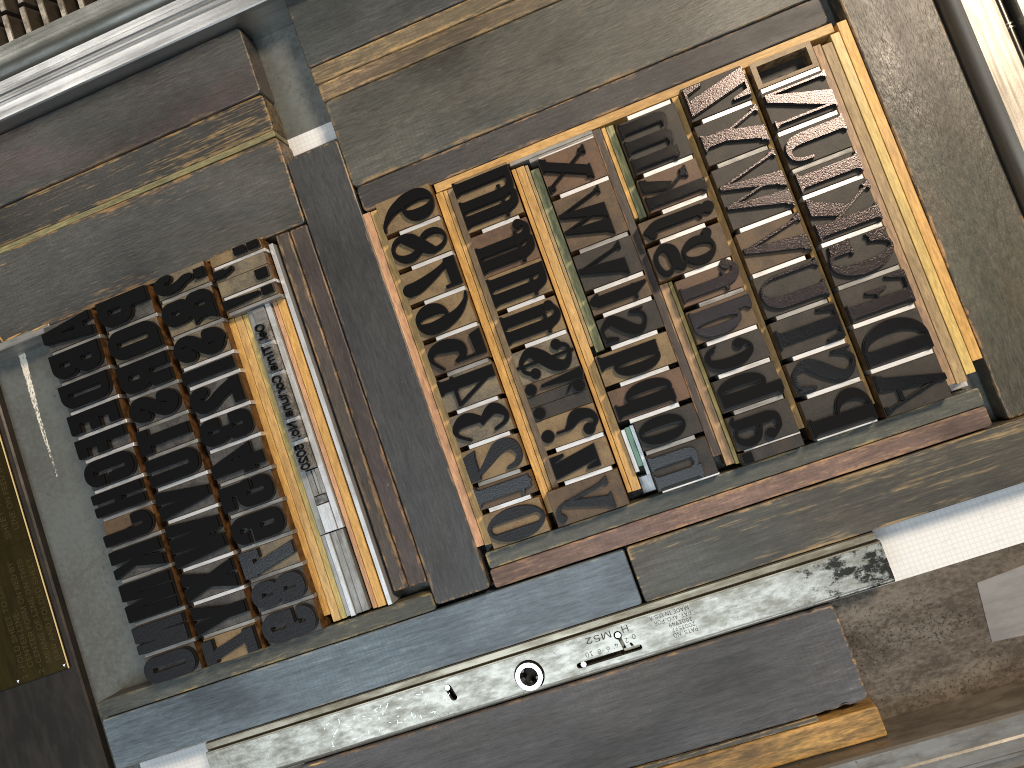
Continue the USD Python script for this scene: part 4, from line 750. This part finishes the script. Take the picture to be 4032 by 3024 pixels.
column('serif', 34.6, 59.8, ['m', 'k', 'j', 'g', 'f', 'd', 'c', 'b', 'a', 'sq.'], S([1] + [1] * 8 + [2, 0], [111.8, 86.8, 69.8, 58.6, 41.9, 28.5, 12.5, -1.6, -17.2, -32.9, -38.2]), [40.1, 38.1, 40.0, 35.0, 39.3, 40.6, 38.0, 37.8, 38.5, 37.0], [58.8, 59.2, 59.0, 54.2, 58.9, 59.4, 59.0, 59.1, 58.8, 60.0], 2.0, {'': DRK, 'k': RED, 'f': RED, 'j': BRN, 'd': BRN, 'g': BRN}, {'': 'smooth_ink', 'm': 'sparkle_ink', 'f': 'stipple_ink', 'd': 'stipple_ink', 'k': 'sparkle_ink'}, 21.0)
column('serif', 63.6, 89.0, list('ZYWVUTSP'), S([0] + [1] * 7 + [2], [114.6, 98.8, 79.2, 51.2, 31.9, 12.8, -4.6, -20.6, -38.0]), [0, 67.6, 66.9, 66.0, 64.3, 67.0, 67.4, 67.2, 65.0], [0, 88.4, 87.8, 87.4, 86.0, 87.8, 88.5, 88.6, 89.0], 2.0, {'': DRK, 'V': BRN}, {'': 'stipple_ink', 'P': 'smooth_ink', 'T': 'sparkle_ink', 'S': 'sparkle_ink'}, 21.0)
column('serif', 92.4, 117.8, list('NJIKGFDA'), S([1] + [1] * 7 + [0], [101.3, 82.2, 66.0, 54.5, 33.9, 15.7, -.6, -19.5, -38.4]), 93.2, 117.5, 2.0, {'': DRK}, {'': 'stipple_ink', 'A': 'sparkle_ink', 'D': 'sparkle_ink'}, 21.0)
# hollow spacing block above N
t = thing('spacing_block', 'hollow wooden spacing block with a dark recess, above the capital N', 'spacing block', (105, 108, .2))
fr = sbox(92.6, 102.5, 117.6, 113.6).difference(sbox(94.8, 103.9, 115.4, 111.6))
put('frame', prism(fr, .2, 20.6), 'type_oak', t); put('recess_floor', slab(94.85, 115.35, 103.95, 111.55, .3, 12.5), 'type_dark', t); put('peg', cyl(104.2, 105.6, 1.3, 12.5, 14.4, 14), 'well_black', t)
# short filler blocks beside the narrower letters
put('wood_filler', soft(117.9, 119.7, -38, 113.2, .2, 14.8, .2), 'maple_brown', label='thin wooden filler strip behind the heads of capitals A to N', cat='filler')

# ---------------------------------------------------------------- the line of small metal type
t_y = 87.6
def metal_sort(c, w, y, i, cap):
    t = thing('metal_type', f'small metal type {named(c)}, {ORD[i]} piece down the metal line', 'metal type', (-140, y - w / 2, .2), 'line of small metal type')
    put('body', soft(-142.8, -137.0, y - w + .03, y - .03, .2, 21.6, .12), 'type_metal', t)
    m = meshkit.text_mesh(c, 4.0, 1.4); v = np.array(m.vertices); f = np.array(m.faces)
    wd = np.ptp(v[:, 0]); v[:, 0] = (v[:, 0] - v[:, 0].min()) * min(1., (w - .35) / wd) + .17
    put('letter', (np.c_[-137.7 - v[:, 1], y - v[:, 0], v[:, 2] + 21.6], f[:, ::-1]), 'smooth_ink', t)
i = 0
for c in 'Oel Time Cortuna No. 5020':
    w = {' ': 2.0, 'l': 1.7, 'i': 1.7, '.': 1.5, 't': 2.0, 'r': 2.2, 'e': 2.6, 'm': 4.4, 'O': 3.6, 'T': 3.4, 'C': 3.6, 'N': 3.8}.get(c, 2.95)
    if c == ' ': put('metal_space', soft(-142.8, -137.0, t_y - w + .03, t_y - .03, .2, 18.6, .12), 'lead', label=f'small pale metal word space below the {ORD[i - 1]} piece of the metal line', cat='metal space')
    else: metal_sort(c, w, t_y, i, c.isupper()); i += 1
    t_y -= w
put('metal_space', soft(-142.8, -137.0, 87.7, 96.2, .2, 17.5, .2), 'dull_lead', label='dark metal quad above the small metal line', cat='metal space')
put('metal_space', soft(-142.8, -137.0, 19.8, t_y - .1, .2, 17.0, .2), 'dull_lead', label='dark metal quad closing the small metal line', cat='metal space') if t_y > 20.5 else None

# ---------------------------------------------------------------- the quoin
t = thing('quoin', 'long steel expanding quoin with a key hole, stamped figures and worn paint', 'quoin', (-77, -90, .2))
put('flange', bar([(-79.7, .2), (-79.7, 14.6), (-80.1, 15.1), (-82.6, 15.1), (-83.3, 14.3), (-83.3, .2)], -228.4, 73.6), 'quoin_flange_steel', t)
face = sbox(-229.0, -98.6, 74.6, -84.2)
def obl(x0, x1, y, r): return LineString([(x0, y), (x1, y)]).buffer(r, 10)
holes = UU([Point(-77.3, -93.1).buffer(6.5, 24), LineString([(-112.6, -88.2), (-111.6, -92.4)]).buffer(1.5, 10), obl(-55.8, -29.6, -95.4, 1.15), Point(-36.4, -88.2).buffer(1.75, 12), pg((-37.2, -88), (-36, -95), (-34.6, -95), (-35.4, -88)), LineString([(-32.4, -93), (-31.6, -95)]).buffer(.5)])
put('face_plate', prism(face.difference(holes).buffer(.001), 14.2, 16.0), 'quoin_steel', t)
rim = [(-98.6, 14.2), (-98.6, 16.0)] + [(-98.6 - 2.3 * math.sin(a), 13.7 + 2.3 * math.cos(a)) for a in np.radians(np.linspace(8, 90, 9))] + [(-100.9, .2), (-98.9, .2)]
put('rolled_edge', bar(rim, -229.0, 74.6), 'quoin_steel', t, smooth=40)
put('back_wall', slab(-229, 74.6, -84.25, -83.6, .2, 15.8), 'quoin_flange_steel', t)
put('end_wall', slab(74.0, 74.55, -98.7, -84.3, .2, 14.1), 'quoin_steel', t); put('end_wall', slab(-228.9, -228.3, -98.7, -84.3, .2, 14.1), 'quoin_steel', t)
put('inner_slide', slab(-226, 72, -98.0, -85.0, .2, 9.4), 'quoin_flange_steel', t)
ring = Point(-77.3, -93.1).buffer(5.75, 32).difference(Point(-77.3, -93.1).buffer(3.9, 32))
put('key_socket', prism(ring, 2, 17.6), 'ring_steel', t, smooth=30)
for a in np.radians(np.arange(20, 380, 60)):
    put('socket_tooth', cyl(-77.3 + 3.5 * math.cos(a), -93.1 + 3.5 * math.sin(a), .75, 9.4, 14.6, 10), 'shaft_steel', t)
put('socket_floor', cyl(-77.3, -93.1, 3.88, 9.0, 9.6), 'well_black', t)
for x, y in ((-113.0, -87.9), (-36.4, -88.2), (-54.0, -95.4)):
    put('rivet', cyl(x, y, 1.15, 9.4, 15.9, 18), 'rivet_steel', t)
put('lever', slab(-36.2, -29.4, -96.0, -94.8, 9.4, 13.2), 'quoin_flange_steel', t)
nk = []
for k in range(46):                                  # nicks hammered into the left half
    x, y, a, l = rng.uniform(-172, -112), rng.uniform(-97.5, -86), rng.uniform(-.6, 1.6), rng.uniform(.5, 2.0); c_, s_ = math.cos(a) * l / 2, math.sin(a) * l / 2
    nk.append(prism(LineString([(x - c_, y - s_), (x + c_, y + s_)]).buffer(.11, 2), 15.98, 16.03))
p_ = put('nicks', join(*nk)[:2], 'rivet_steel', t); data(stage.GetPrimAtPath(p_[0]), kind='stuff')
D_, U_ = (-1, 0), (0, -1)
for s, x, y, h, w in (('0', -29.6, -89.6, 2.0, None), ('2', -33.0, -90.3, 2.0, None), ('4', -37.6, -91.0, 2.0, None), ('6', -41.4, -91.4, 2.0, None), ('8', -45.2, -91.4, 2.0, None), ('10', -48.8, -91.2, 2.0, None), ('H', -31.4, -85.2, 2.7, 2.6), ('M52', -39.0, -85.5, 2.7, 10.8),
                      ('PATS. NO.', -4.6, -94.2, 1.7, 10.8), ('2003597', -5.0, -92.0, 1.7, 9.6), ('2501949', -5.4, -89.8, 1.7, 9.8), ('PAT. APD. FOR', -5.0, -87.4, 1.7, 15.6), ('MADE IN U.S.A.', -5.2, -85.0, 1.7, 17.2)):
    put('stamped_text', words(s, h, x, y, 15.98, D_, U_, .05, w), 'engraving', t)

# pale slivers broken off the block above the letter A
for x, y, l, a, q in ((-267.5, 129.2, 5.6, 1.95, 'short upright'), (-260.5, 127.3, 9.2, .05, 'long level'), (-246.6, 126.6, 9.6, .04, 'second level')):
    c_, s_ = math.cos(a), math.sin(a); p = [(-l / 2, -.12), (-l * .1, -.42), (l / 2, -.08), (l * .3, .3), (-l * .3, .34)]
    put('wood_splinter', prism(pg(*[(x + u * c_ - w * s_, y + u * s_ + w * c_) for u, w in p]), 14.9, 15.45), 'maple_x', label=q + ' pale splinter on the edge of the block above the letter A', cat='splinter')
